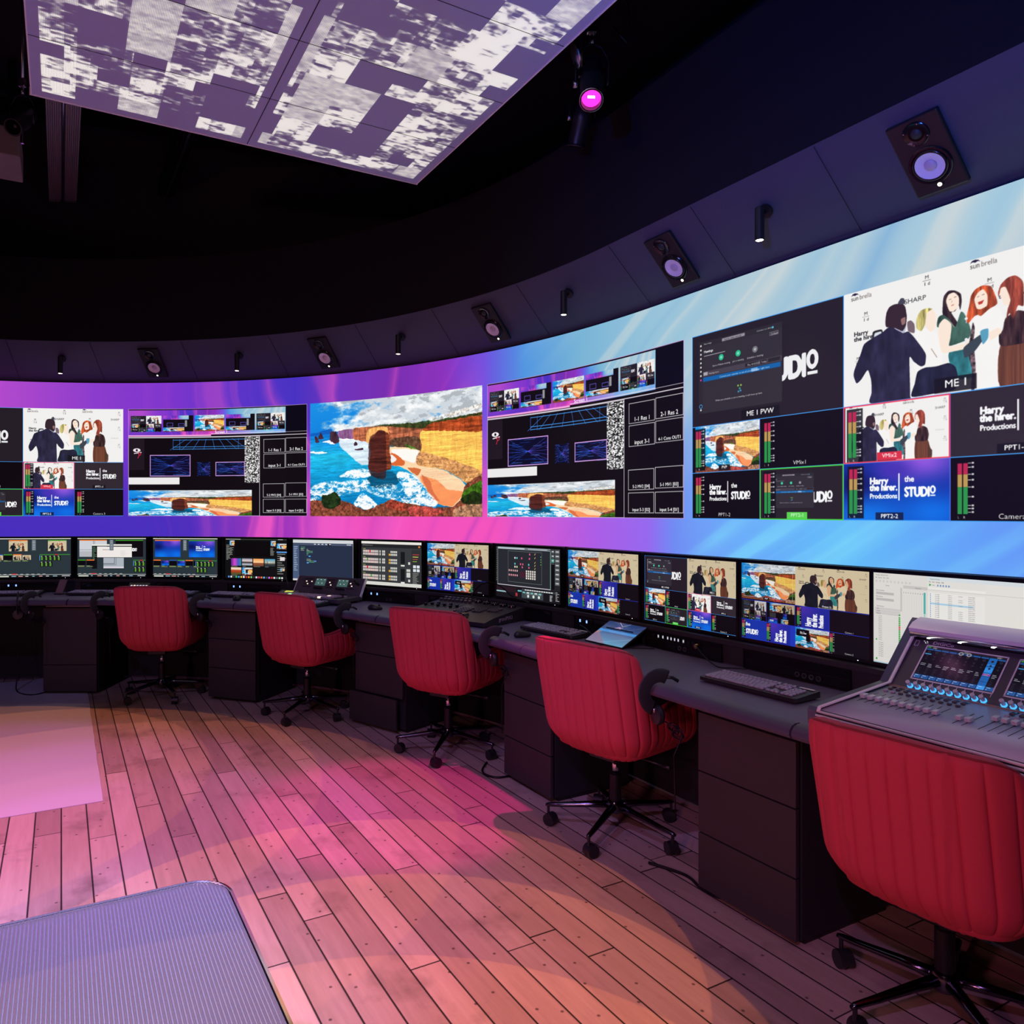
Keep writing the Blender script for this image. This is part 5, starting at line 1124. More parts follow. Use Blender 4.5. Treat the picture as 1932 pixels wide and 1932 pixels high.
L3 = stage_lamp((-2.62, 4.42, 3.80), (-2.5, 3.5, 3.0), 'dim stage lamp with violet glints left of the ceiling screen', False, .8)
MB().cyl((0, 0, .20), (0, 0, .86), .010).build('drop_rod', M['steel'], L3)
mb = MB(); mb.box((0, 0, -.07), (.02, .02, .14), bevel=.004); mb.build('hook', M['chrome'], L3)

# ------------------------------------------------------------------ the curved desk
t = thing('curved_desk', 'long curved charcoal control desk following the video wall', 'desk')
sweep('worktop', [(3.835, .760), (4.42, .760), (4.42, .722), (3.835, .722)], SR, SL, M['top'], t, closed=True)
nose = [(3.838, .7615), (3.815, .7612), (3.798, .755), (3.787, .742), (3.785, .728), (3.792, .716), (3.806, .711), (3.838, .711)]
cuts = [SR, -2.75, -1.62, -.72, -.023, .363, .718, 1.091, 1.46, 1.85, SL]
for a, b in zip(cuts, cuts[1:]):
    sweep('padded_edge', nose, a+(.0015 if a > -.1 else .004), b-(.0015 if b > .1 else .004), M['nose'], t, closed=True)
sweep('back_panel', [(4.44, .02), (4.44, .72), (4.46, .72), (4.46, .02)], SR, SL, M['black_paint'], t, closed=True)
sweep('monitor_rail', [(4.365, .848), (4.365, .868), (4.56, .868), (4.56, .848)], SR, SL, M['lam'], t, closed=True)
sweep('monitor_backing', [(4.475, .868), (4.475, 1.236), (4.49, 1.236), (4.49, .868)], SR, SL, M['black_paint'], t, closed=True)
sweep('equipment_upstand', [(4.385, .7605), (4.372, .848), (4.40, .848), (4.42, .7605)], SR, SL, M['lam'], t, closed=True)
sweep('cable_tray', [(4.05, .690), (4.05, .712), (4.30, .712), (4.30, .690)], SR, SL, M['rack'], t, closed=True)

# monitors -----------------------------------------------------------
def frame_at(s, R, z=0): x, y = plan(s, R); return Vector((x, y, z)), heading(s)
mon_s = [(1.291, 1.152), (1.143, 1.004), (.993, .854), (.841, .702), (.693, .552), (.540, .397), (.392, .248), (.239, .098), (.088, -.233), (-.271, -.860), (-.899, -1.485), (-1.509, -2.100)]
S = {}
S['v0'] = screen_mat('screen_vmix_people', scr_vmix(0).a); S['v1'] = screen_mat('screen_vmix_windows', scr_vmix(1).a); S['v2'] = screen_mat('screen_vmix_gradient', scr_vmix(2).a)
S['pl'] = screen_mat('screen_player', scr_player().a); S['se'] = screen_mat('screen_setup', scr_setup().a); S['sw'] = screen_mat('screen_switcher', scr_switch().a)
S['mb'] = screen_mat('screen_multiview_outputs', scr_mvb().a, .92); S['li'] = screen_mat('screen_lighting', scr_lighting().a); S['da'] = screen_mat('screen_patching', scr_dante().a, .95)
mm = IMG['mv'].a.copy(); x0_, h0_ = int(mm.shape[1]*.5), int(mm.shape[0]*.499); tmp = Cv(mm.shape[1], mm.shape[0]); tmp.a = mm; tmp.blit(IMG['people_w'], x0_, 0, mm.shape[1], h0_, .98); pill(tmp, mm.shape[1]*.76, h0_*.95, 'ME 1', 24)
S['mv'] = screen_mat('screen_multiview_main', tmp.a, .95)
plan_scr = [('v0', 'monitor at the far left showing group photo thumbnails twice'), ('v1', 'monitor second from left with a pale settings window over dark panels'), ('v2', 'monitor showing two blue and violet gradient previews side by side'), ('pl', 'monitor showing a grid of landscape thumbnails and a row of app icons'),
            ('se', 'monitor with nearly empty dark blue window and light frame'), ('sw', 'monitor showing rows of white square switcher buttons'), ('mb', 'cliff and group photo monitor between the switcher and lighting screens'), ('li', 'monitor showing a dark lighting layout with tiny pink and white squares'),
            ('mb', 'cliff and group photo monitor just right of the lighting screen'), ('mv', 'monitor with meeting window at top left and green framed tile'), ('mb', 'large cliff and group photo monitor left of the white patching screen'), ('da', 'white patching grid monitor behind the silver mixing console')]
def make_monitor():
    t = thing('monitor', '', 'monitor'); w_, h = .597, .336
    mb = MB(); mb.box((0, .018, 0), (w_+.028, .028, h+.030), bevel=.004); mb.build('housing', M['blk'], t)
    mb = MB()
    for (x, z, a, b) in ((0, h/2+.0065, w_+.026, .013), (0, -h/2-.0065, w_+.026, .013), (-w_/2-.0065, 0, .013, h), (w_/2+.0065, 0, .013, h)): mb.box((x, .003, z), (a, .008, b))
    mb.build('bezel', M['blk_gloss'], t)
    MB().box((w_/2-.045, -.0012, -h/2-.007), (.004, .001, .002)).build('power_light', M['led_w'], t)
    mb = MB(); mb.box((0, .045, -.05), (.12, .03, .12)); mb.cyl((0, .06, -.11), (0, .06, -h/2-.030), .02); mb.build('mounting_arm', M['rack'], t)
    return t
m0 = None
for (sl, sr), (k, lab) in zip(mon_s, plan_scr):
    R = 4.405; a = Vector(plan(sl, R)); b = Vector(plan(sr, R)); c = (a+b)/2; d = b-a
    o = make_monitor() if m0 is None else dup(m0); m0 = m0 or o
    o.location = (c.x, c.y, 1.223-.168); o.rotation_euler = (0, 0, math.atan2(d.y, d.x)); tag(o, lab, 'monitor', 'row of desk monitors')
    q = mesh_obj('screen', [(-.2985, .0025, -.168), (.2985, .0025, -.168), (.2985, .0025, .168), (-.2985, .0025, .168)], [(0, 1, 2, 3)], S[k], None, [(0, 0), (1, 0), (1, 1), (0, 1)], False)
    q.parent = o
    if m0 is o: m0s = q; m0s.parent = None
m0s.parent = m0
# ------------------------------------------------------------------ equipment in the desk upstand
def text_obj(name, txt, size, m, parent, loc, rot=(0, 0, 0), ext=.0004, anchor='CENTER', sx=1.0, bold=0.0):
    c = bpy.data.curves.new(name, 'FONT'); c.body = txt; c.size = size; c.extrude = ext; c.align_x = anchor; c.resolution_u = 2; c.offset = bold*size
    o = bpy.data.objects.new('t', c); COL.objects.link(o); dg = bpy.context.evaluated_depsgraph_get(); dg.update()
    me = bpy.data.meshes.new_from_object(o.evaluated_get(dg)); bpy.data.objects.remove(o); bpy.data.curves.remove(c)
    me.materials.clear(); me.materials.append(m); me.name = name
    for v in me.vertices: v.co.x *= sx
    q = bpy.data.objects.new(name, me); COL.objects.link(q); q.parent = parent; q.location = loc; q.rotation_euler = rot; return q
def rack(sc, kind, lab, group=None):
    P, hd = frame_at(sc, 4.366, .804); t = thing('rack_unit', lab, 'equipment panel', P, hd, group)
    mb = MB()
    for (x, z, a, b) in ((0, .0385, .50, .005), (0, -.0385, .50, .005), (-.2475, 0, .006, .08), (.2475, 0, .006, .08)): mb.box((x, -.002, z), (a, .008, b))
    mb.build('surround', M['rack'], t)
    MB().box((0, .006, .019), (.484, .004, .034)).build('upper_panel', M['blk_gloss'] if kind in ('empty', 'dark', 'blue') else M['rack'], t)
    l = MB().box((0, -.001, -.018), (.484, .004, .035), bevel=.001).build('lower_panel', M['rack'], t)
    mb = MB()
    for x in (-.232, .232):
        for z in (.028, .009, -.010, -.027): mb.cyl((x, -.003, z), (x, -.006, z), .0032, n=10)
    mb.build('screw', M['rack'], t)
    if kind in ('conn', 'keys', 'bluec'):
        for i in range(4):
            x = (.02+i*.032) if kind == 'conn' else (-.075+i*.034)
            mb = MB(); mb.lathe([(.0105, 0), (.0105, .003), (.0085, .003), (.0075, -.002), (.001, -.002)], 20, Matrix.Translation((x, -.003, -.018)) @ Matrix.Rotation(PI/2, 4, 'X')); auto(mb.build('socket', M['steel'] if i > 1 or kind == 'conn' else M['blk'], t))
            MB().cyl((x, -.0035, -.018), (x, -.0045, -.018), .0055, n=12).build('socket_insert', M['blk'], t)
    if kind in ('blue', 'bluec'):
        b = MB().box((-.155 if kind == 'blue' else -.13, .002, .018), (.13, .006, .028), bevel=.001).build('control_block', M['blk_gloss'], t)
        x0 = -.155 if kind == 'blue' else -.13
        for dx in (-.030, .030):
            k = MB().box((x0+dx, -.006, .018), (.017, .010, .018), bevel=.002).build('lit_button', M['blk'], t)
            mb = MB()
            for (ax, az, aw, ah) in ((0, .007, .011, .002), (0, -.007, .011, .002), (-.005, 0, .002, .014), (.005, 0, .002, .014)): mb.box((x0+dx+ax, -.0115, .018+az), (aw, .001, ah))
            mb.box((x0+dx, -.0115, .0175), (.008, .001, .010)); mb.build('button_glow', M['bluelit'], k)
        mb = MB(); mb.lathe([(.009, 0), (.008, .012), (.001, .013)], 20, Matrix.Translation((x0, -.001, .022)) @ Matrix.Rotation(PI/2, 4, 'X')); auto(mb.build('rotary_knob', M['blk'], t))
    if kind == 'keys':
        for i, x in enumerate((-.150, -.118, -.085, -.062, -.038, -.014, .020)):
            k = MB().box((x, -.002, .020), (.012, .007, .019), bevel=.0015).build('lit_button', M['blk'], t)
            mb = MB(); mb.tube([(x-.0035, -.006, .013), (x+.0035, -.006, .027)], .0011, 4); mb.tube([(x+.0035, -.006, .013), (x-.0035, -.006, .027)], .0011, 4); mb.box((x, -.006, .020), (.009, .001, .003)); mb.build('button_glow', M['whitelit'], k)
        for x in (-.185, .055, .082):
            mb = MB(); mb.lathe([(.010, 0), (.009, .012), (.001, .013)], 20, Matrix.Translation((x, .003, .020)) @ Matrix.Rotation(PI/2, 4, 'X')); auto(mb.build('rotary_knob', M['blk'], t))
        mb = MB(); mb.cyl((.12, .002, .019), (.12, -.035, .017), .008, n=14); mb.cyl((.12, -.033, .017), (.145, -.055, .015), .0065, n=14); mb.build('plug', mat('brass_plug', (.45, .28, .12), .3, 1), t)
    return t
G_BL = 'desk upstand panels with two blue lit buttons'
rack(1.222, 'blue', 'black rack panel with two blue lit buttons at the far left desk end')
rack(1.0735, 'empty', 'empty black rack slot under the monitor with the pale settings window')
rack(.9235, 'empty', 'empty black rack slot under the blue and violet gradient monitor')
rack(.7715, 'blue', 'rack panel with two blue lit buttons under the thumbnail grid monitor')
rack(.6225, 'dark', 'rack panel behind the vision mixer')
rack(.4685, 'bluec', 'rack panel with two blue lit buttons under the switcher button monitor')
rack(.320, 'empty', 'dark rack slot behind the left half of the lighting desk')
rack(.1685, 'dark', 'blank rack panel right of the lighting desk under its screen')
rack(.006, 'blue', 'rack panel with two blue lit buttons behind the tilted tablet')
rack(-.567, 'keys', 'rack panel with seven white lit keys and round sockets')
rack(-1.192, 'conn', 'black rack panel with four round sockets above the large keyboard')

# ------------------------------------------------------------------ pedestals
def pedestal(sl, sr, splits, lab, shift=None, depth=.50):
    R = 3.85; a = Vector(plan(sl, R)); b = Vector(plan(sr, R)); c = (a+b)/2; d = b-a; w_ = d.length
    t = thing('drawer_pedestal', lab, 'drawer pedestal', (c.x, c.y, 0), math.atan2(d.y, d.x), 'drawer pedestals under the desk')
    MB().box((0, .02+depth/2, .355), (w_, depth-.02, .665)).build('carcass', M['black_paint'], t)
    MB().box((0, .03+depth/2, .011), (w_-.02, depth-.05, .022)).build('plinth', M['blk'], t)
    z0 = .022; zs = list(splits)+[.69]
    for i, z1 in enumerate(zs):
        dx, dy = (shift if (shift and i == 0) else (0, 0))
        MB().box((dx, .009+dy, (z0+z1)/2), (w_-.004, .018, z1-z0-.005), bevel=.0015).build('drawer_front', M['lam'], t)
        z0 = z1
    MB().box((0, .022, .7), (w_-.03, .012, .012)).build('top_rail', M['steel'], t)
    return t
pedestal(1.147, 1.037, (.235,), 'dark pedestal by the white floor sheet, farthest left, one seam low down')
pedestal(.789, .677, (.25, .475), 'dark three-drawer pedestal between the two farthest left chairs')
pedestal(.431, .312, (.226, .49), 'dark pedestal with its bottom drawer jutting out, between second and third chairs', (-.03, -.03))
pedestal(.058, -.206, (.232, .47), 'tall dark pedestal between the third and fourth chairs')
pedestal(-1.166, -1.594, (.233, .465), 'largest dark three-drawer pedestal right of the fourth chair')

# ------------------------------------------------------------------ chairs
def chair_path(sig, a, b, rc, front):
    """plan path of the shell measured from the middle of the back; returns point and outward normal"""
    sg = 1 if sig >= 0 else -1; q = abs(sig); f = a-rc
    if q <= f: p = (q, -b-.012*(1-(q/a)**2)); n = (0, -1)
    elif q <= f+rc*PI/2: th = (q-f)/rc; p = (f+rc*math.sin(th), -b+rc-rc*math.cos(th)); n = (math.sin(th), -math.cos(th))
    else: p = (a, -b+rc+(q-f-rc*PI/2)); n = (1, 0)
    return (sg*p[0], p[1]), (sg*n[0], n[1])
def sst(a, b, x): t = min(1, max(0, (x-a)/(b-a))); return t*t*(3-2*t)
def make_chair():
    t = thing('desk_chair', '', 'chair')
    A0, A1 = .235, .262; B0_, B1 = .205, .285; rc = .115; Lmax = (A1-rc)+rc*PI/2+.33; NT, NH = 300, 26
    def top(s):
        s = abs(s); z = .888-.006*(s/.2)**2
        if s > .185: z = .882-.065*(1-math.sqrt(max(0, 1-min(1, (s-.185)/.115)**2)))
        z = z-(z-.598)*sst(.292, .338, s)
        z += .024*sst(.40, .60, s) - .05*sst(.60, .70, s)
        return z
    def bottom(s): return .385+.020*sst(.15, .6, abs(s))
    def pt(s, h, off):
        hh = sst(0, 1, h)*.3+h*.7; zt, zb = top(s), bottom(s); z = zb+(zt-zb)*h; k = (z-.395)/.49
        a = A0+(A1-A0)*k; b = B0_+(B1-B0_)*k
        tuck = .085*(1-min(1, max(0, z-.385)/.13))**2.2
        (x, y), (nx, ny) = chair_path(s, a, b, rc, .2)
        d = abs((s/.052) % 1.0); d = min(d, 1-d)*.052; bul = .0085*(1-math.exp(-d/.0036))*(1 if abs(s) < .36 else .45)*min(1, (1-h)*7+.15) if off > 0 else 0
        o = off-tuck+bul
        return (x+nx*o, y+ny*o, z)
    sig = sorted({round(c*.052+o, 5) for c in range(-16, 17) for o in (-.020, -.012, -.0065, -.003, -.0012, 0, .0012, .003, .0065, .012, .020, .026) if abs(c*.052+o) <= Lmax})
    NT = len(sig)-1
    Vv, F = [], []
    OUT = .022; IN = -.030
    for s in sig:
        col = [pt(s, j/NH, OUT) for j in range(NH+1)]
        zt = top(s); lip = [pt(s, 1, o) for o in (.008, -.012, -.026)]; lip = [(p[0], p[1], p[2]+d) for p, d in zip(lip, (.009, .011, .004))]
        inn = [pt(s, 1-j/8., IN) for j in range(1, 9)]
        Vv += col+lip+inn
    n = NH+1+3+8
    for i in range(NT):
        for j in range(n-1): F.append((i*n+j, (i+1)*n+j, (i+1)*n+j+1, i*n+j+1))
    F.append([j for j in range(n)]); F.append([NT*n+j for j in range(n)][::-1])
    sh = mesh_obj('upholstered_shell', Vv, F, M['velvet'], t)
    path = [pt(s, 1, .014) for s in sig[::5]]; path = [(p[0], p[1], p[2]+.004) for p in path]
    mb = MB(); mb.tube(path, .0048, 6); mb.build('piping', M['velvet_dk'], t, True)
    # seat pad and pan
    ring = []
    for z, k in ((.395, .80), (.405, .90), (.43, .93), (.485, .93), (.505, .90), (.512, .80)):
        rg = []
        for i in range(48):
            th = 2*PI*i/48; c, s_ = math.cos(th), math.sin(th); e = .42
            x = .245*k*math.copysign(abs(c)**e, c); y = .03+.245*k*math.copysign(abs(s_)**e, s_); rg.append((x, y, z))
        ring.append(rg)
    mb = MB(); mb.ring_loft(ring); mb.build('seat_cushion', M['velvet'], t, True)
    mb = MB(); mb.box((0, .02, .388), (.26, .28, .022), bevel=.008); mb.build('seat_pan', M['blk'], t)
    mb = MB(); mb.box((0, 0, .362), (.14, .20, .03), bevel=.006); mb.build('tilt_mechanism', M['blk'], t)
    mb = MB(); mb.cyl((.05, .02, .362), (.24, .03, .352), .005); mb.cyl((.23, .03, .352), (.27, .03, .352), .009); mb.build('height_lever', M['blk'], t)
    mb = MB(); mb.cyl((0, 0, .25), (0, 0, .352), .0145, n=20); mb.build('gas_lift', M['chrome'], t, True)
    mb = MB(); mb.lathe([(.026, .13), (.026, .262), (.020, .268)], 24); auto(mb.build('column_sleeve', M['rack'], t))
    mb = MB(); mb.lathe([(.020, .085), (.036, .095), (.040, .125), (.034, .142), (.026, .146)], 24); auto(mb.build('hub', M['dk_chrome'], t))
    b = bpy.data.objects.new('star_base', None); COL.objects.link(b); b.parent = t; b.empty_display_size = .05
    for k in range(5):
        a = k*2*PI/5; c, s_ = math.cos(a), math.sin(a); R3 = Matrix.Rotation(a, 4, 'Z')
        mb = MB(); rings = []
        for r, z, wz, hz in ((.02, .122, .020, .016), (.12, .112, .017, .014), (.24, .098, .013, .011), (.305, .092, .011, .009), (.318, .090, .006, .006)):
            rings.append([R3 @ Vector((r, wz*math.cos(q*PI/4+PI/8), z+hz*math.sin(q*PI/4+PI/8))) for q in range(8)])
        mb.ring_loft(rings); leg = mb.build('leg', M['dk_chrome'], b)
        cz = .028
        mb = MB(); px, py = .305*c, .305*s_
        mb.cyl((px, py, .088), (px, py, .048), .0065, n=10)
        ax = Vector((math.cos(a+1.1), math.sin(a+1.1), 0)); tn = Vector((-ax.y, ax.x, 0)); cc = Vector((px, py, cz))+tn*.012
        for sgn in (-1, 1):
            q = cc+ax*sgn*.013; mb.cyl((q-ax*.009)[:], (q+ax*.009)[:], .028, n=20)
        mb.cyl((cc-ax*.006+Vector((0, 0, .002)))[:], (cc+ax*.006+Vector((0, 0, .002)))[:], .0275, n=16)
        auto(mb.build('caster', M['blk'], leg))
    return t, b
ch, cb = make_chair()
chairs = [((-2.335, 5.79), -2, 237, 'coral-red channel-backed chair farthest left, by the white floor sheet', True), ((-1.086, 5.27), -34, 180, 'coral-red chair second from left, in front of the vision mixer', False),
          ((-.065, 4.47), -34, 184, 'coral-red chair third from left, in front of the lighting desk', False), ((.71, 3.345), -50, 165, 'coral-red chair in front of the tilted tablet, second nearest', False), ((1.385, 2.10), -58, 194, 'nearest and largest coral-red chair, drawn up to the silver mixing console', False)]
for i, ((x, y), rz, ba, lab, lev) in enumerate(chairs):
    o = ch if i == 0 else dup(ch)
    o.location = (x, y, 0); o.rotation_euler = (0, 0, math.radians(rz)); tag(o, lab, 'chair', 'coral-red desk chairs')
    for c in o.children:
        if i == 4 and c.name.split('.')[0] in ('upholstered_shell', 'piping', 'seat_cushion', 'seat_pan', 'tilt_mechanism', 'height_lever'): c.location.z = -.036
        if c.name.startswith('star_base'): c.rotation_euler = (0, 0, math.radians(ba-rz))

# ------------------------------------------------------------------ keyboards, mice
def make_keyboard(nav=True):
    t = thing('keyboard', '', 'keyboard'); W, D = .44, .150
    mb = MB(); mb.prism([(-W/2+.008, -D/2), (W/2-.008, -D/2), (W/2, -D/2+.008), (W/2-.004, D/2), (-W/2+.004, D/2), (-W/2, -D/2+.008)], 0, .014)
    o = mb.build('case', M['kb'], t)
    for v in o.data.vertices:
        if v.co.z > .01: v.co.z += .010*(v.co.y+D/2)/D
    mb = MB(); r = random.Random(1)
    def key(x0, x1, y, h=.0155):
        z = .0145+.010*(y+D/2)/D; cx_ = (x0+x1)/2; a = (x1-x0)/2-.0016; b = h/2
        mb.ring_loft([[(cx_-a, y-b, z), (cx_+a, y-b, z), (cx_+a, y+b, z), (cx_-a, y+b, z)], [(cx_-a+.0022, y-b+.0022, z+.0065), (cx_+a-.0022, y-b+.0022, z+.0065), (cx_+a-.0022, y+b-.0012, z+.0065), (cx_-a+.0022, y+b-.0012, z+.0065)]])
    P = .0185; x0 = -.205
    rows = [(-.052, [1.3, 1.3, 1.3, 6, 1.3, 1.3, 1.3, 1.2]), (-.033, [2.2]+[1]*10+[2.8]), (-.014, [1.8]+[1]*11+[2.2]), (.005, [1.5]+[1]*12+[1.5]), (.024, [1]*13+[2]), (.050, [1]*15)]
    for y, ws in rows:
        x = x0
        for q in ws: key(x, x+q*P, y); x += q*P
    xn = x0+15*P+.008
    for y in (.005, .024, .050):
        for i in range(3): key(xn+i*P, xn+(i+1)*P, y)
    for i in range(3): key(xn+i*P, xn+(i+1)*P, -.052)
    key(xn+P, xn+2*P, -.033); xk = xn+3*P+.006
    for y in (-.052, -.033, -.014, .005, .024):
        for i in range(3): key(xk+i*P*.93, xk+(i+1)*P*.93, y)
    kk = mb.build('keycaps', M['key'], t); kk['kind'] = 'stuff'
    MB().box((.175, .058, .0262), (.06, .010, .001), Matrix.Rotation(.066, 3, 'X')).build('white_sticker', M['white'], t)
    for sx in (-.18, .18): MB().box((sx, .055, -.004), (.03, .012, .010)).build('fold_foot', M['blk'], t)
    for ch_ in t.children: ch_.location.z = .006
    return t
kb0 = None
def at(s, R, z=.7605, rz=0.0): P, hd = frame_at(s, R, z); return P, hd+math.radians(rz)
for s, R, rz, lab in ((1.235, 4.13, 0, 'black keyboard at the far left end of the desk'), (1.075, 4.13, 0, 'black keyboard just left of the farthest left chair back'), (.918, 4.14, 0, 'black keyboard just right of the farthest left chair back'), (.780, 4.16, 0, 'black keyboard between the first and second chairs, under the thumbnail grid monitor'),
                      (.585, 3.955, -8, 'black keyboard lying in front of the vision mixer'), (.052, 4.18, 3, 'black keyboard between the lighting desk and the tilted tablet'), (-1.242, 4.085, 2, 'large near keyboard with slate blue keys left of the silver mixing console')):
    o = make_keyboard() if kb0 is None else dup(kb0); kb0 = kb0 or o
    P, h_ = at(s, R, .761, rz); o.location = P; o.rotation_euler = (0, 0, h_); tag(o, lab, 'keyboard', 'black desk keyboards')
def make_mouse():
    t = thing('computer_mouse', '', 'mouse'); rings = []
    for z, k in ((0, .86), (.006, 1.0), (.014, .99), (.024, .86), (.032, .62), (.036, .30)):
        rg = []
        for i in range(28):
            th = 2*PI*i/28; x = .031*k*math.cos(th); y = (.054 if math.sin(th) > 0 else .056)*k*math.sin(th)-.004*z/.036; rg.append((x, y, z*(1-.12*math.sin(th))))
        rings.append(rg)
    mb = MB(); mb.ring_loft(rings); mb.build('shell', M['blk'], t, True)
    mb = MB(); mb.cyl((-.004, .028, .0285), (.004, .028, .0285), .008, n=16); mb.build('scroll_wheel', M['rack'], t)
    return t
ms = None
for s, R, rz, lab in ((.871, 4.03, 20, 'black mouse just right of the farthest left chair back'), (.745, 3.97, 40, 'black mouse in front of the thumbnail grid monitor'), (1.045, 4.05, 10, 'black mouse just left of the farthest left chair back'), (.424, 4.02, -65, 'large black mouse between the vision mixer and third chair'), (.052, 3.96, 0, 'black mouse peeping out above the left edge of the fourth chair')):
    o = make_mouse() if ms is None else dup(ms); ms = ms or o
    P, h_ = at(s, R, .7612, rz); o.location = P; o.rotation_euler = (0, 0, h_); tag(o, lab, 'mouse', 'black computer mice')

# ------------------------------------------------------------------ headsets hung over the desk edge
def make_headset():
    t = thing('headset', '', 'headset')          # local y outward over the desk, local z up, hangs at the padded edge
    C0 = Vector((0, .000, -.040)); r = .068
    pts = [C0+Vector((0, -r*math.sin(a), r*math.cos(a)*.98)) for a in np.linspace(-.55, 2.75, 24)]
    mb = MB(); mb.tube([p[:] for p in pts], .01, 12, (.028, .0045), Vector((1, 0, 0))); b = mb.build('headband', M['foam'], t, True)
    for v in b.data.vertices: pass
    e = pts[-1]
    mb = MB(); mb.lathe([(.02, -.012), (.036, -.012), (.040, -.002), (.036, .012), (.02, .016)], 24, Matrix.Translation(e+Vector((0, .018, -.028))) @ Matrix.Rotation(PI/2, 4, 'X')); auto(mb.build('ear_cup', M['blk'], t))
    mb = MB(); mb.cyl(e[:], (e+Vector((0, .008, -.022)))[:], .006); mb.build('hinge', M['steel'], t)
    q = pts[0]; mb = MB(); mb.tube([q[:], (q+Vector((.004, .022, -.002)))[:], (q+Vector((.008, .048, -.018)))[:]], .004, 8, (.007, .003), Vector((1, 0, 0))); mb.build('band_tip', M['blk'], t, True)
    pp_ = []
    for i in range(46):
        a = i*.55; pp_.append((.05+.035*math.cos(a)+.0008*i, .03+.006*math.sin(a*1.7), -.165-.018*math.sin(a)-.0006*i))
    pp_ = [(e.x, e.y+.02, e.z-.04)]+pp_+[(.10, .000, -.26), (.11, -.004, -.38), (.115, -.004, -.50)]
    mb = MB(); mb.tube(pp_, .0028, 5); mb.build('coiled_cable', M['rack'], t, True)
    return t
hs = None
for s, rz, lab in ((1.190, 18, 'leftmost black headset hung over the far desk edge'), (1.164, -25, 'black headset hung over the far desk edge, second from left'), (1.022, -22, 'black headset hung just left of the farthest left chair'), (.798, -26, 'black headset hung over the desk edge just right of the farthest left chair'),
                   (.442, -15, 'black headset hung over the desk edge between the second and third chairs'), (.063, -12, 'black headset hung over the desk edge just right of the third chair'), (-1.012, -10, 'largest black headset, hung over the desk edge just right of the fourth chair')):
    o = make_headset() if hs is None else dup(hs); hs = hs or o
    P, h_ = at(s, 3.80, .775, rz); o.location = P; o.rotation_euler = (0, 0, h_); tag(o, lab, 'headset', 'headsets hung on the desk edge')

# ------------------------------------------------------------------ small devices on the far desk
P, h_ = at(1.150, 4.19, .761, 0); t = thing('handheld_device', 'brown-grey slim device leaning on a stand at the far left desk', 'device', P, h_-.35)
Rx = Matrix.Rotation(-.45, 3, 'X')
MB().box((0, 0, .062), (.072, .010, .125), Rx, .003).build('body', mat('taupe_plastic', (.20, .13, .12), .45), t)
MB().box((0, -.006, .062), (.062, .001, .100), Rx).build('face', mat('taupe_face', (.26, .17, .155), .5), t)
MB().box((0, -.022, .004), (.080, .040, .008), bevel=.002).build('stand_foot', M['blk'], t); MB().box((.028, -.010, .03), (.006, .002, .018), Rx).build('status_light', M['bluelit'], t)
P, h_ = at(1.000, 4.23, .761, 0); t = thing('key_pad_controller', 'small tilted black keypad with two rows of lit keys above the farthest left chair', 'control pad', P, h_)
Rx = Matrix.Rotation(-.75, 3, 'X')
MB().box((0, 0, .045), (.185, .014, .110), Rx, .003).build('body', M['blk'], t); MB().box((0, .03, .02), (.10, .06, .03)).build('stand', M['blk'], t)
for j in range(3):
    for i in range(6):
        v = Rx @ Vector(((i-2.5)*.026, -.0085, .018-j*.026)); k = MB().box((v.x, v.y, v.z+.045), (.016, .002, .016), Rx).build('lit_key', M['peach'] if (i+j) % 5 == 1 else M['whitelit'], t)
P, h_ = at(.668, 4.16, .761, 0); t = thing('pocket_controller', 'small grey controller with a glowing yellow display left of the vision mixer', 'controller', P, h_)
mb = MB(); mb.prism([(-.065, 0), (.065, 0), (.065, .022), (-.065, .05)], -.06, .06, Matrix.Rotation(PI/2, 4, 'X') @ Matrix.Identity(4)); mb.b.free() ; mb = MB()
mb.ring_loft([[(-.08, -.075, 0), (.08, -.075, 0), (.08, -.075, .020), (-.08, -.075, .020)], [(-.08, .075, 0), (.08, .075, 0), (.08, .075, .062), (-.08, .075, .062)]]); mb.build('body', mat('grey_controller', (.20, .17, .17), .45), t)
for i in range(1): MB().box((.01, .045, .057), (.070, .026, .002), Matrix.Rotation(.274, 3, 'X')).build('display', M['lcd'], t)
mb = MB()
for i in range(5):
    for j in range(3): mb.box((-.05+i*.025, -.05+j*.022, .031+j*.0062), (.014, .012, .005), Matrix.Rotation(.274, 3, 'X'))
mb.build('keys', M['lilac'], t)
mb = MB(); mb.cyl((-.02, .09, .05), (-.06, .10, .16), .004); mb.build('aerial', M['blk'], t)

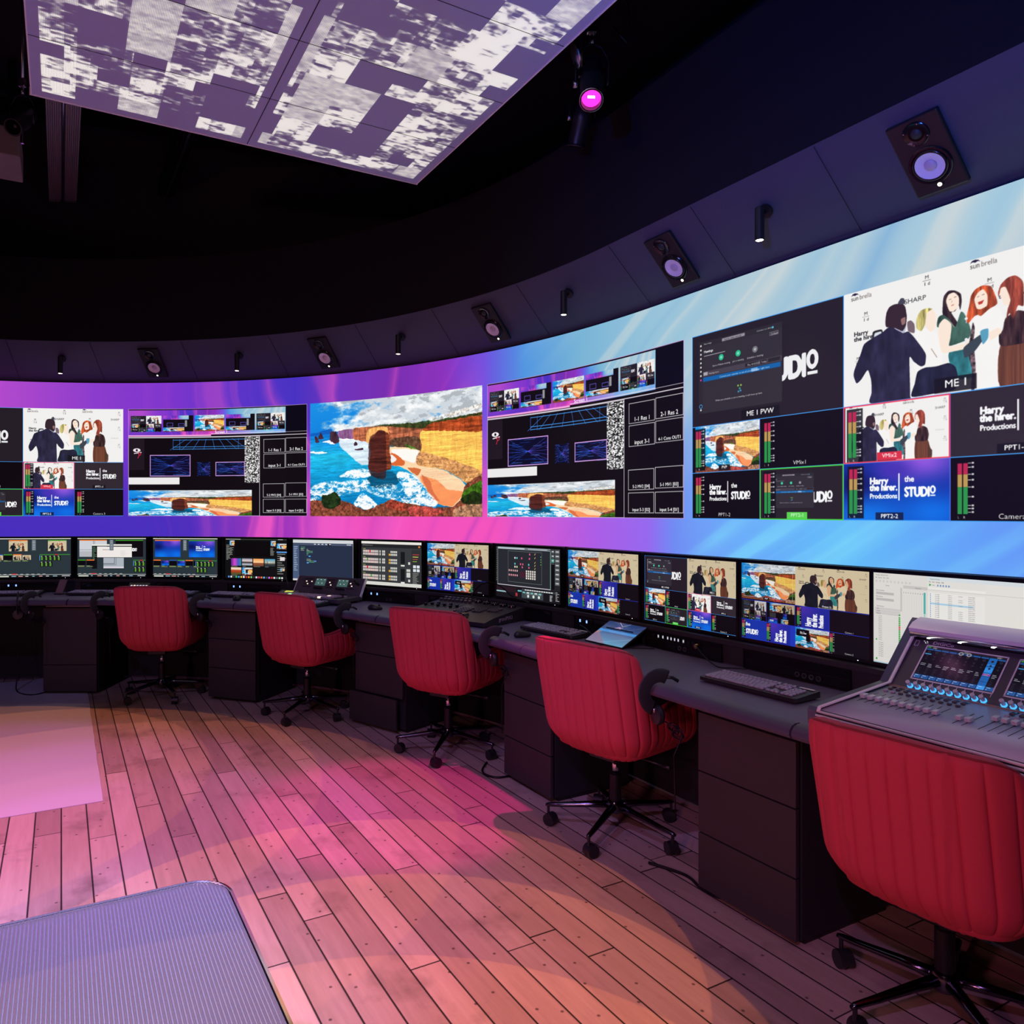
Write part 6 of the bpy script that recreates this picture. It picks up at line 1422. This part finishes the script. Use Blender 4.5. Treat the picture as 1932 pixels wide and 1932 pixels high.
# vision mixer
P, h_ = at(.592, 4.14, .761, 0); t = thing('vision_mixer', 'wide vision mixing panel with lit key rows and raised rear panel', 'vision mixer', P, h_-.02)
W = .66
MB().box((0, .01, .030), (W, .30, .030), bevel=.003).build('base', M['con_dk'], t)
for sx in (-.29, .29): MB().box((sx, 0, .0075), (.03, .24, .015)).build('foot', M['blk'], t)
Rx = Matrix.Rotation(-.52, 3, 'X'); rc_ = Vector((0, .165, .105))
MB().box(rc_[:], (W, .018, .150), Rx, .004).build('rear_panel', M['con_dk'], t)
def onp(x, z, o=.010): v = Rx @ Vector((x, -o, z)); return (rc_+v)[:]
for sx in (-W/2-.002, W/2+.002): MB().box((sx, .165, .105), (.005, .022, .152), Rx).build('side_trim', M['alu'], t)
for cx_ in (-.09, .13):
    k = MB().box(onp(cx_, .025, .0105), (.10, .002, .060), Rx).build('display', mat('dim_teal_display', (.01, .02, .02), .3, emis=(.10, .22, .20), es=.5), t)
    mb = MB()
    for i in range(5): mb.box(onp(cx_-.036+i*.018, .045-.03*(i % 2), .0125), (.009, .001, .004), Rx)
    mb.build('display_text', M['whitelit'], k)
    for i in range(4):
        mb = MB(); a = Vector(onp(cx_-.035+i*.022, -.028, .01)); b = Vector(onp(cx_-.035+i*.022, -.028, .030)); mb.cyl(a[:], b[:], .008, n=14); mb.build('rotary_knob', M['blk'], t)
for cx_, n in ((-.215, 5), (.02, 4), (.225, 4)):
    for i in range(n):
        for j in range(4): MB().box(onp(cx_-.036+i*.018, .048-j*.022, .011), (.010, .002, .007), Rx).build('key', M['peach'] if (i*j) % 3 == 1 else M['rack'], t)
mb = MB(); a = Vector(onp(.285, .02, .008)); mb.cyl(a[:], (a+Vector((-.012, -.035, .035)))[:], .010, n=16); mb.cyl((a+Vector((-.012, -.035, .035)))[:], (a+Vector((-.016, -.045, .045)))[:], .013, n=16); mb.build('joystick', M['blk'], t)
for j in range(4):
    for i in range(20):
        if 13 <= i <= 13: continue
        x = -.29+i*.0295; col = M['green'] if (j, i) == (1, 3) else M['peach'] if (j == 0 and i in (3, 14)) or (j == 2 and i == 15) else M['lilac']
        if j < 3 and i > 17: continue
        MB().box((x, -.105+j*.040, .050), (.022, .024, .012), bevel=.002).build('lit_key', col, t)
mb = MB(); mb.box((.262, -.03, .048), (.02, .13, .004)); mb.box((.262, .0, .070), (.055, .018, .012), bevel=.003); mb.box((.262, .0, .056), (.006, .008, .02)); mb.build('fader_bar', M['blk'], t)

# lighting desk
a_ = Vector((.151, 4.36, 0)); b_ = Vector((.451, 4.725, 0)); dr = (b_-a_).normalized(); lt = Vector((-dr.y, dr.x, 0)); rz = math.atan2(dr.y, dr.x)-PI/2
W, D = .70, .49; cen = a_+lt*(W/2)+dr*(D/2)
t = thing('lighting_desk', 'black wedge lighting desk crowded with buttons, right behind the third chair', 'lighting desk', (cen.x, cen.y, .7612), rz)
mb = MB(); mb.ring_loft([[(-W/2, -D/2, .006), (W/2, -D/2, .006), (W/2, -D/2, .030), (-W/2, -D/2, .030)], [(-W/2, -D/2+.10, .004), (W/2, -D/2+.10, .004), (W/2, -D/2+.10, .050), (-W/2, -D/2+.10, .050)], [(-W/2, D/2, 0), (W/2, D/2, 0), (W/2, D/2, .092), (-W/2, D/2, .092)]]); auto(mb.build('body', mat('violet_black_console', (.030, .024, .034), .42, bump=.15, bscale=400), t), 20)
SL_ = math.atan2(.042, .39); Rk = Matrix.Rotation(SL_, 3, 'X')
def zt(y): return .050+(y+D/2-.10)*.042/.39
text_obj('lettering', 'grandMA3', .034, M['lilac'], t, (W/2+.0008, -.03, .024), (PI/2, 0, PI/2), .0003)
mb = MB(); mb.ring_loft([[(-.02, -D/2-.004, .012), (.20, -D/2-.004, .012), (.20, -D/2-.004, .030), (-.02, -D/2-.004, .030)], [(.0, -D/2+.07, .04), (.17, -D/2+.07, .04), (.17, -D/2+.07, .052), (.0, -D/2+.07, .052)]]); mb.build('palm_rest', M['blk'], t)
for i in range(5):
    mb = MB(); x, y = -.02+i*.075, .175-.01*i; mb.lathe([(.026, 0), (.026, .010), (.023, .016), (.018, .018), (.018, .014), (.001, .014)], 28, Matrix.Translation((x, y, zt(y))) @ Matrix.Rotation(SL_, 4, 'X')); auto(mb.build('encoder_dial', M['dk_chrome'], t))
n = 0
for (x0, y0, nx, ny, px, py, sz) in ((.00, -.10, 4, 5, .024, .024, .018), (.12, -.06, 3, 4, .024, .024, .018), (.21, -.02, 3, 4, .024, .024, .018)):
    for i in range(nx):
        for j in range(ny):
            x, y = x0+i*px, y0+j*py
            MB().box((x, y, zt(y)+.005), (sz, sz*.85, .010), Rk, .002).build('button', M['con_dk'], t); n += 1
for i in range(8):
    for j in range(2):
        x, y = -.32+i*.036, .195-j*.055; MB().box((x, y, zt(y)+.008), (.022, .018, .016), Rk, .002).build('playback_key', M['con_dk'], t)
for i in range(8):
    x = -.32+i*.036; y = -.02+.025*(i % 3); MB().box((x, .02, zt(.02)+.001), (.003, .11, .002), Rk).build('fader_slot', M['blk'], t); MB().box((x, y, zt(y)+.009), (.016, .020, .014), Rk, .003).build('fader_cap', M['rack'], t)
mb = MB(); mb.lathe([(.024, 0), (.026, .004), (.020, .016), (.001, .022)], 24, Matrix.Translation((.13, -.155, zt(-.155)-.004)) @ Matrix.Rotation(SL_, 4, 'X')); auto(mb.build('trackball', M['blk_gloss'], t))
for i in range(3): MB().box((.04+i*.022, -.128, zt(-.128)+.004), (.018, .016, .009), Rk, .002).build('button', M['con_dk'], t)
# gooseneck lamp on it
p0 = Vector((-.13, .22, .092)); gp = [p0[:], (-.10, .24, .16), (-.04, .25, .205), (.04, .25, .215), (.13, .235, .190), (.22, .20, .150), (.28, .18, .135)]
def smooth(P, n=6):
    P = [Vector(p) for p in P]; out = []
    for i in range(len(P)-1):
        a, b, c, d = P[max(i-1, 0)], P[i], P[i+1], P[min(i+2, len(P)-1)]
        for k in range(n):
            q = k/n; out.append(.5*((2*b)+(c-a)*q+(2*a-5*b+4*c-d)*q*q+(3*b-a-3*c+d)*q**3))
    return [p[:] for p in out+[P[-1]]]
g = MB(); g.tube(smooth(gp), .0042, 8); g.cyl((.28, .18, .135), (.40, .155, .118), .006); g.build('gooseneck_lamp', M['rack'], t, True)

# tablet
A_ = Vector((.674, 3.938, .766)); B_ = Vector((.815, 3.700, .766)); xd = (B_-A_).normalized(); yo = Vector((-xd.y, xd.x, 0)); Wt = .285; Ht = .200
tilt = math.radians(27); t = thing('tablet_computer', 'tilted tablet with blue and orange landscape wallpaper behind the fourth chair', 'tablet', ((A_+B_)/2)[:], math.atan2(xd.y, xd.x))
Rt = Matrix.Rotation(tilt, 4, 'X')
mb = MB(); mb.prism([(-Wt/2, 0), (Wt/2, 0), (Wt/2, Ht), (-Wt/2, Ht)], -.009, 0, Rt); mb.build('body', M['blk'], t)
q = mesh_obj('screen', [tuple(Rt @ Vector(p)) for p in ((-Wt/2+.004, .004, .0006), (Wt/2-.004, .004, .0006), (Wt/2-.004, Ht-.004, .0006), (-Wt/2+.004, Ht-.004, .0006))], [(0, 1, 2, 3)], screen_mat('tablet_wallpaper', scr_tablet().a, .85, .15, .5), t, [(0, 0), (1, 0), (1, 1), (0, 1)], False)
mb = MB(); mb.prism([(-.10, 0), (.10, 0), (.10, .10), (-.10, .10)], 0, .003, Matrix.Translation((0, .185, -.004)) @ Matrix.Rotation(2.35, 4, 'X')); mb.build('kickstand', M['rack'], t)

# ------------------------------------------------------------------ silver mixing console
t = thing('mixing_console', 'silver and slate audio mixing console with touch screens at the right edge', 'mixing console', (CC[0]+U[0]*3.817+V[0]*1.70, CC[1]+U[1]*3.817+V[1]*1.70, 0), math.atan2(V[1], V[0]))
CW = 1.06; dk = .363; dt = .546            # local x along the desk, local y outward (depth)
def sec(x, prof): return [(x, y, z) for y, z in prof]
body = [(-.002, .775), (.0, .800), (.0, .8265), (.363, .8650), (.543, 1.048), (.560, 1.048), (.566, .98), (.548, .765), (.05, .762)]
mb = MB(); mb.ring_loft([sec(.006, body), sec(CW-.006, body)]); auto(mb.build('body', M['con_dk'], t), 20)
mb = MB(); mb.ring_loft([sec(.004, [(.0, .8262), (.0, .8272), (.3595, .8652), (.3595, .8642)]), sec(CW-.004, [(.0, .8262), (.0, .8272), (.3595, .8652), (.3595, .8642)])]); mb.build('fader_deck', M['con_deck'], t)
cheek = [(-.012, .778), (-.014, .822), (-.004, .834), (.364, .872), (.538, 1.062), (.555, 1.076), (.572, 1.060), (.576, .98), (.552, .762), (.05, .762)]
for x in (-.030, CW): 
    mb = MB(); mb.ring_loft([sec(x, cheek), sec(x+.030, cheek)]); auto(mb.build('side_cheek', M['con_side'], t), 40)
    xs = x+.030 if x < 0 else x-.008
    mb = MB(); mb.tube([(xs+.004, y, z) for y, z in ((-.010, .822), (-.002, .835), (.364, .873), (.538, 1.060), (.552, 1.073))], .005, 6, (.007, .004)); mb.build('cheek_trim', M['alu'], t)
for k, (y, z) in enumerate(((-.008, .822), (-.014, .811), (-.018, .800), (-.021, .789))):
    mb = MB(); mb.tube([(.0, y, z), (CW, y, z)], .0042, 8); mb.build('front_rail', M['alu'], t, True)
# hinge strip, visor and strip lamp
MB().box((CW/2, .361, .8665), (CW-.01, .006, .004)).build('hinge_strip', mat('copper_strip', (.60, .42, .32), .4, .7), t)
vis = [(.480, 1.038), (.476, 1.050), (.500, 1.068), (.545, 1.082), (.570, 1.070), (.568, 1.045), (.54, 1.050)]
mb = MB(); mb.ring_loft([sec(.002, vis), sec(CW-.002, vis)]); auto(mb.build('visor', M['alu'], t), 25)
mb = MB(); mb.tube([(.006, .487, 1.030), (CW-.006, .487, 1.030)], .011, 12); mb.build('reflector_tube', M['chrome'], t, True)
mb = MB(); mb.tube([(.006, .505, 1.020), (CW-.006, .505, 1.020)], .010, 12); mb.build('rear_tube', M['dk_chrome'], t, True)
for i in range(10): 
    MB().box((.068+i*.098, .4785, 1.0225), (.010, .003, .003), Matrix.Rotation(-.8, 3, 'X')).build('strip_lamp', M['bar'], t)
pn = Vector((0, -.183, .180)).normalized()   # screen bank normal: from (.363,.865) to (.543,1.048)
ps = Vector((0, .180, .183)).normalized()
def bank(x, r, o=0): q = Vector((x, .363, .865))+ps*r+pn*o; return q
def bank_quad(name, x0, x1, r0, r1, o, m, parent, uv=False):
    return mesh_obj(name, [bank(x0, r0, o)[:], bank(x1, r0, o)[:], bank(x1, r1, o)[:], bank(x0, r1, o)[:]], [(0, 1, 2, 3)], m, parent, [(0, 0), (1, 0), (1, 1), (0, 1)] if uv else None, False)
for n_, (xa, sd) in enumerate(((.062, 0), (.338, 1), (.72, 2))):
    xb = xa+.240; q = bank_quad('touch_screen', xa, xb, .044, .180, .0015, screen_mat('console_screen_%d' % sd, scr_console(sd).a, .9, .12, .6), t, True)
    mb = MB()
    for (x0, x1, r0, r1) in ((xa-.004, xb+.004, .040, .044), (xa-.004, xb+.004, .180, .184), (xa-.004, xa, .040, .184), (xb, xb+.004, .040, .184)):
        P_ = [bank(x0, r0), bank(x1, r0), bank(x1, r1), bank(x0, r1)]; mb.ring_loft([[p[:] for p in P_], [(p+pn*.003)[:] for p in P_]])
    mb.build('screen_frame', M['alu'], q)
    for i in range(10):
        x = xa+.008+i*.0245; a = bank(x, .012); 
        k = MB().cyl(a[:], (a+pn*.004)[:], .0088, n=20); ring = k.build('light_ring', M['cyan'], t)
        mb = MB(); mb.cyl((a+pn*.003)[:], (a+pn*.012)[:], .0062, .0055, 16); mb.cyl((a+pn*.012)[:], (a+pn*.024)[:], .0062, .0066, 18); auto(mb.build('encoder_knob', M['fader'], t))
        a2 = bank(x+.012, .036, .001); mb = MB(); mb.box(a2[:], (.0016, .0016, .014), Matrix.Rotation(-PI/4, 3, 'X')); mb.build('tick_mark', M['alu'], t)
text_obj('maker_lettering', 'DiGiCo', .017, M['alu'], t, bank(.105, .190, .0012)[:], (PI/4+.01, 0, 0), .0003, 'CENTER', 1.25, .02)
mb = MB()
for i, (dx, dz) in enumerate(((0, .010), (.005, .006), (.010, .010), (.0075, .0025), (.013, .005))): a = bank(.042+dx, .188+dz, .001); mb.cyl(a[:], (a+pn*.0008)[:], .0014, n=8)
mb.build('logo_dots', M['whitelit'], t)
q = bank(.022, .186, .001); mb = MB()
for dx, dr_, a, b in ((-.006, 0, .0015, .022), (.006, 0, .0015, .022), (0, -.010, .0135, .0015), (0, .010, .0135, .0015)): v = bank(.022+dx, .186+dr_, .001); mb.box(v[:], (a, .001, b), Matrix.Rotation(-PI/4, 3, 'X'))
mb.build('usb_port_outline', M['alu'], t)
# fader bank; deck runs from (0,.8265) to (.363,.865)
ds = math.atan2(.0385, .363); Rd = Matrix.Rotation(ds, 3, 'X')
def dz(y): return .8265+y*.0385/.363
def fader(x, y):
    MB().box((x, .205, dz(.205)+.0006), (.0022, .115, .0012), Rd).build('fader_slot', M['blk'], t)
    mb = MB(); mb.box((x, y, dz(y)+.009), (.0155, .026, .012), Rd, .002); mb.box((x, y, dz(y)+.003), (.003, .008, .008), Rd)
    for v in mb.b.verts:
        if v.co.z > dz(y)+.013 and abs(v.co.y-y) < .008: v.co.z -= .002
    auto(mb.build('fader_cap', M['fader'], t))
for i in range(10): fader(.030+i*.0248, .185)
for i in range(2): fader(.318+i*.0248, .187)
for i in range(10): fader(.385+i*.0248, .245 if i < 6 else .20)
for i in range(8): fader(.70+i*.0248, .2)
for g0, n_ in ((.030, 10), (.385, 10), (.70, 8)):
    for i in range(n_):
        for j in range(2):
            y = .290+j*.028; mb = MB(); mb.box((g0+i*.0248+.006, y, dz(y)+.004), (.0125, .0095, .006), Rd, .0015); mb.build('channel_button', M['lilac'] if (i < 2 and j == 0) else M['con_dk'], t)
        MB().box((g0+i*.0248+.003, .340, dz(.340)+.001), (.016, .016, .002), Rd).build('meter_window', M['blk_gloss'], t)

# ------------------------------------------------------------------ cables on desk and floor
def cable(name, pts, r, lab, m='rack', cat='cable'):
    mb = MB(); mb.tube(smooth(pts, 8), r, 7); return tag(mb.build(name, M[m], None, True), lab, cat)
def dp(s, R, z): x, y = plan(s, R); return (x, y, z)
cable('audio_cable', [dp(-.70, 4.325, .825), dp(-.76, 4.30, .80), dp(-.83, 4.28, .775), dp(-.89, 4.27, .764), dp(-.93, 4.31, .764), dp(-.97, 4.35, .764)], .0028, 'thin tan cable drooping from the seven-key rack panel onto the desk')
cable('charging_cable', [dp(-.22, 4.12, .770), dp(-.27, 4.18, .764), dp(-.34, 4.24, .764), dp(-.42, 4.33, .764)], .0028, 'black cable running behind the tilted tablet')
cable('headset_cable', [dp(.045, 4.345, .80), dp(.01, 4.27, .80), dp(-.03, 4.25, .775), dp(.02, 4.29, .764), dp(.05, 4.33, .764)], .0035, 'black cable looped beside the tablet below the blue lit panel')
cable('floor_cable', [(.78, 3.03, .008), (.90, 2.93, .006), (.93, 2.83, .006), (.99, 2.76, .006), (1.10, 2.86, .006), (1.12, 3.1, .006)], .006, 'black cable looped on the floor left of the largest pedestal')
cable('floor_cable', [(.16, 4.25, .006), (.13, 4.12, .006), (.155, 4.04, .006), (.23, 4.01, .006), (.36, 4.1, .006), (.4, 4.3, .006)], .006, 'black cable looped on the floor left of the tall pedestal')
cable('floor_cable', [(-3.62, 6.05, .30), (-3.60, 6.0, .10), (-3.56, 5.93, .012), (-3.42, 5.82, .008), (-3.33, 5.84, .008), (-3.30, 6.0, .008)], .005, 'thin black cable curling on the white floor sheet by the farthest left pedestal')
cable('grip_handle', [dp(.845, 3.70, .640), dp(.838, 3.72, .600), dp(.822, 3.78, .555)], .009, 'black lever sticking out beside the farthest left chair back', 'blk', 'lever')

# ------------------------------------------------------------------ reeded table in the near left corner
hT = .45; hh = 1.45-hT
def tp(px, py): d = py-966; return Vector(((px-866)*hh/d, 1390*hh/d))
cr = Vector((-.649, 2.044)); rcn = .11                         # outer (virtual) corner of the top
t = thing('side_table', 'low table with silver-blue reeded top in the near left corner', 'table', (cr.x, cr.y, 0), ang)
Lx, Ly = 1.40, 1.60                                       # local x runs along v (towards the viewer), local -y is towards the left
def outline(o=0, n=10):
    P_ = []
    for (cx_, cy_, a0) in ((rcn, -rcn, PI/2), (rcn, -Ly+rcn, PI), (Lx-rcn, -Ly+rcn, 1.5*PI), (Lx-rcn, -rcn, 0)):
        for k in range(n+1): a = a0+PI/2*k/n; P_.append((cx_+(rcn-o)*math.cos(a), cy_+(rcn-o)*math.sin(a)))
    return P_
mb = MB(); out = outline(); inn = outline(.008)
mb.ring_loft([[(x, y, z) for x, y in o] for o, z in ((inn, hT-.016), (out, hT-.016), (out, hT-.002), (inn, hT+.001), (inn, hT-.004))], False); auto(mb.build('rim', M['chrome'], t), 40)
mb = MB(); mb.prism(outline(.009), hT-.016, hT-.012); mb.build('under_plate', M['blk'], t)
# reeds run along local x; each reed a rounded ridge
pitch = .0085; nr = int((Ly-.02)/pitch); Vv, F = [], []
def xlim(y):
    yy = min(max(-y, .0), Ly); r = rcn-.009; e = 0
    if yy < rcn: q = max(0, r*r-(rcn-yy)**2); e = r-math.sqrt(q)
    elif yy > Ly-rcn: q = max(0, r*r-(yy-Ly+rcn)**2); e = r-math.sqrt(q)
    return .009+e, Lx-.009-e
K = 8
for i in range(nr):
    for k in range(K+1):
        y = -.010-(i+k/K)*pitch; z = hT-.0055+.0016*math.sqrt(max(0, 1-(2*k/K-1)**2*.96)); a, b = xlim(y); base = len(Vv)
        Vv += [(a, y, z), (b, y, z)]
        if k: F.append((base-2, base-1, base+1, base))
tm = mat('reeded_silver_acrylic', (.66, .80, 1.0), .21, .90)
mesh_obj('reeded_top', Vv, F, tm, t)
for (x, y) in ((.12, -.12), (Lx-.12, -.12), (.12, -Ly+.12), (Lx-.12, -Ly+.12)): MB().cyl((x, y, 0), (x, y, hT-.016), .014, n=16).build('leg', M['dk_chrome'], t)
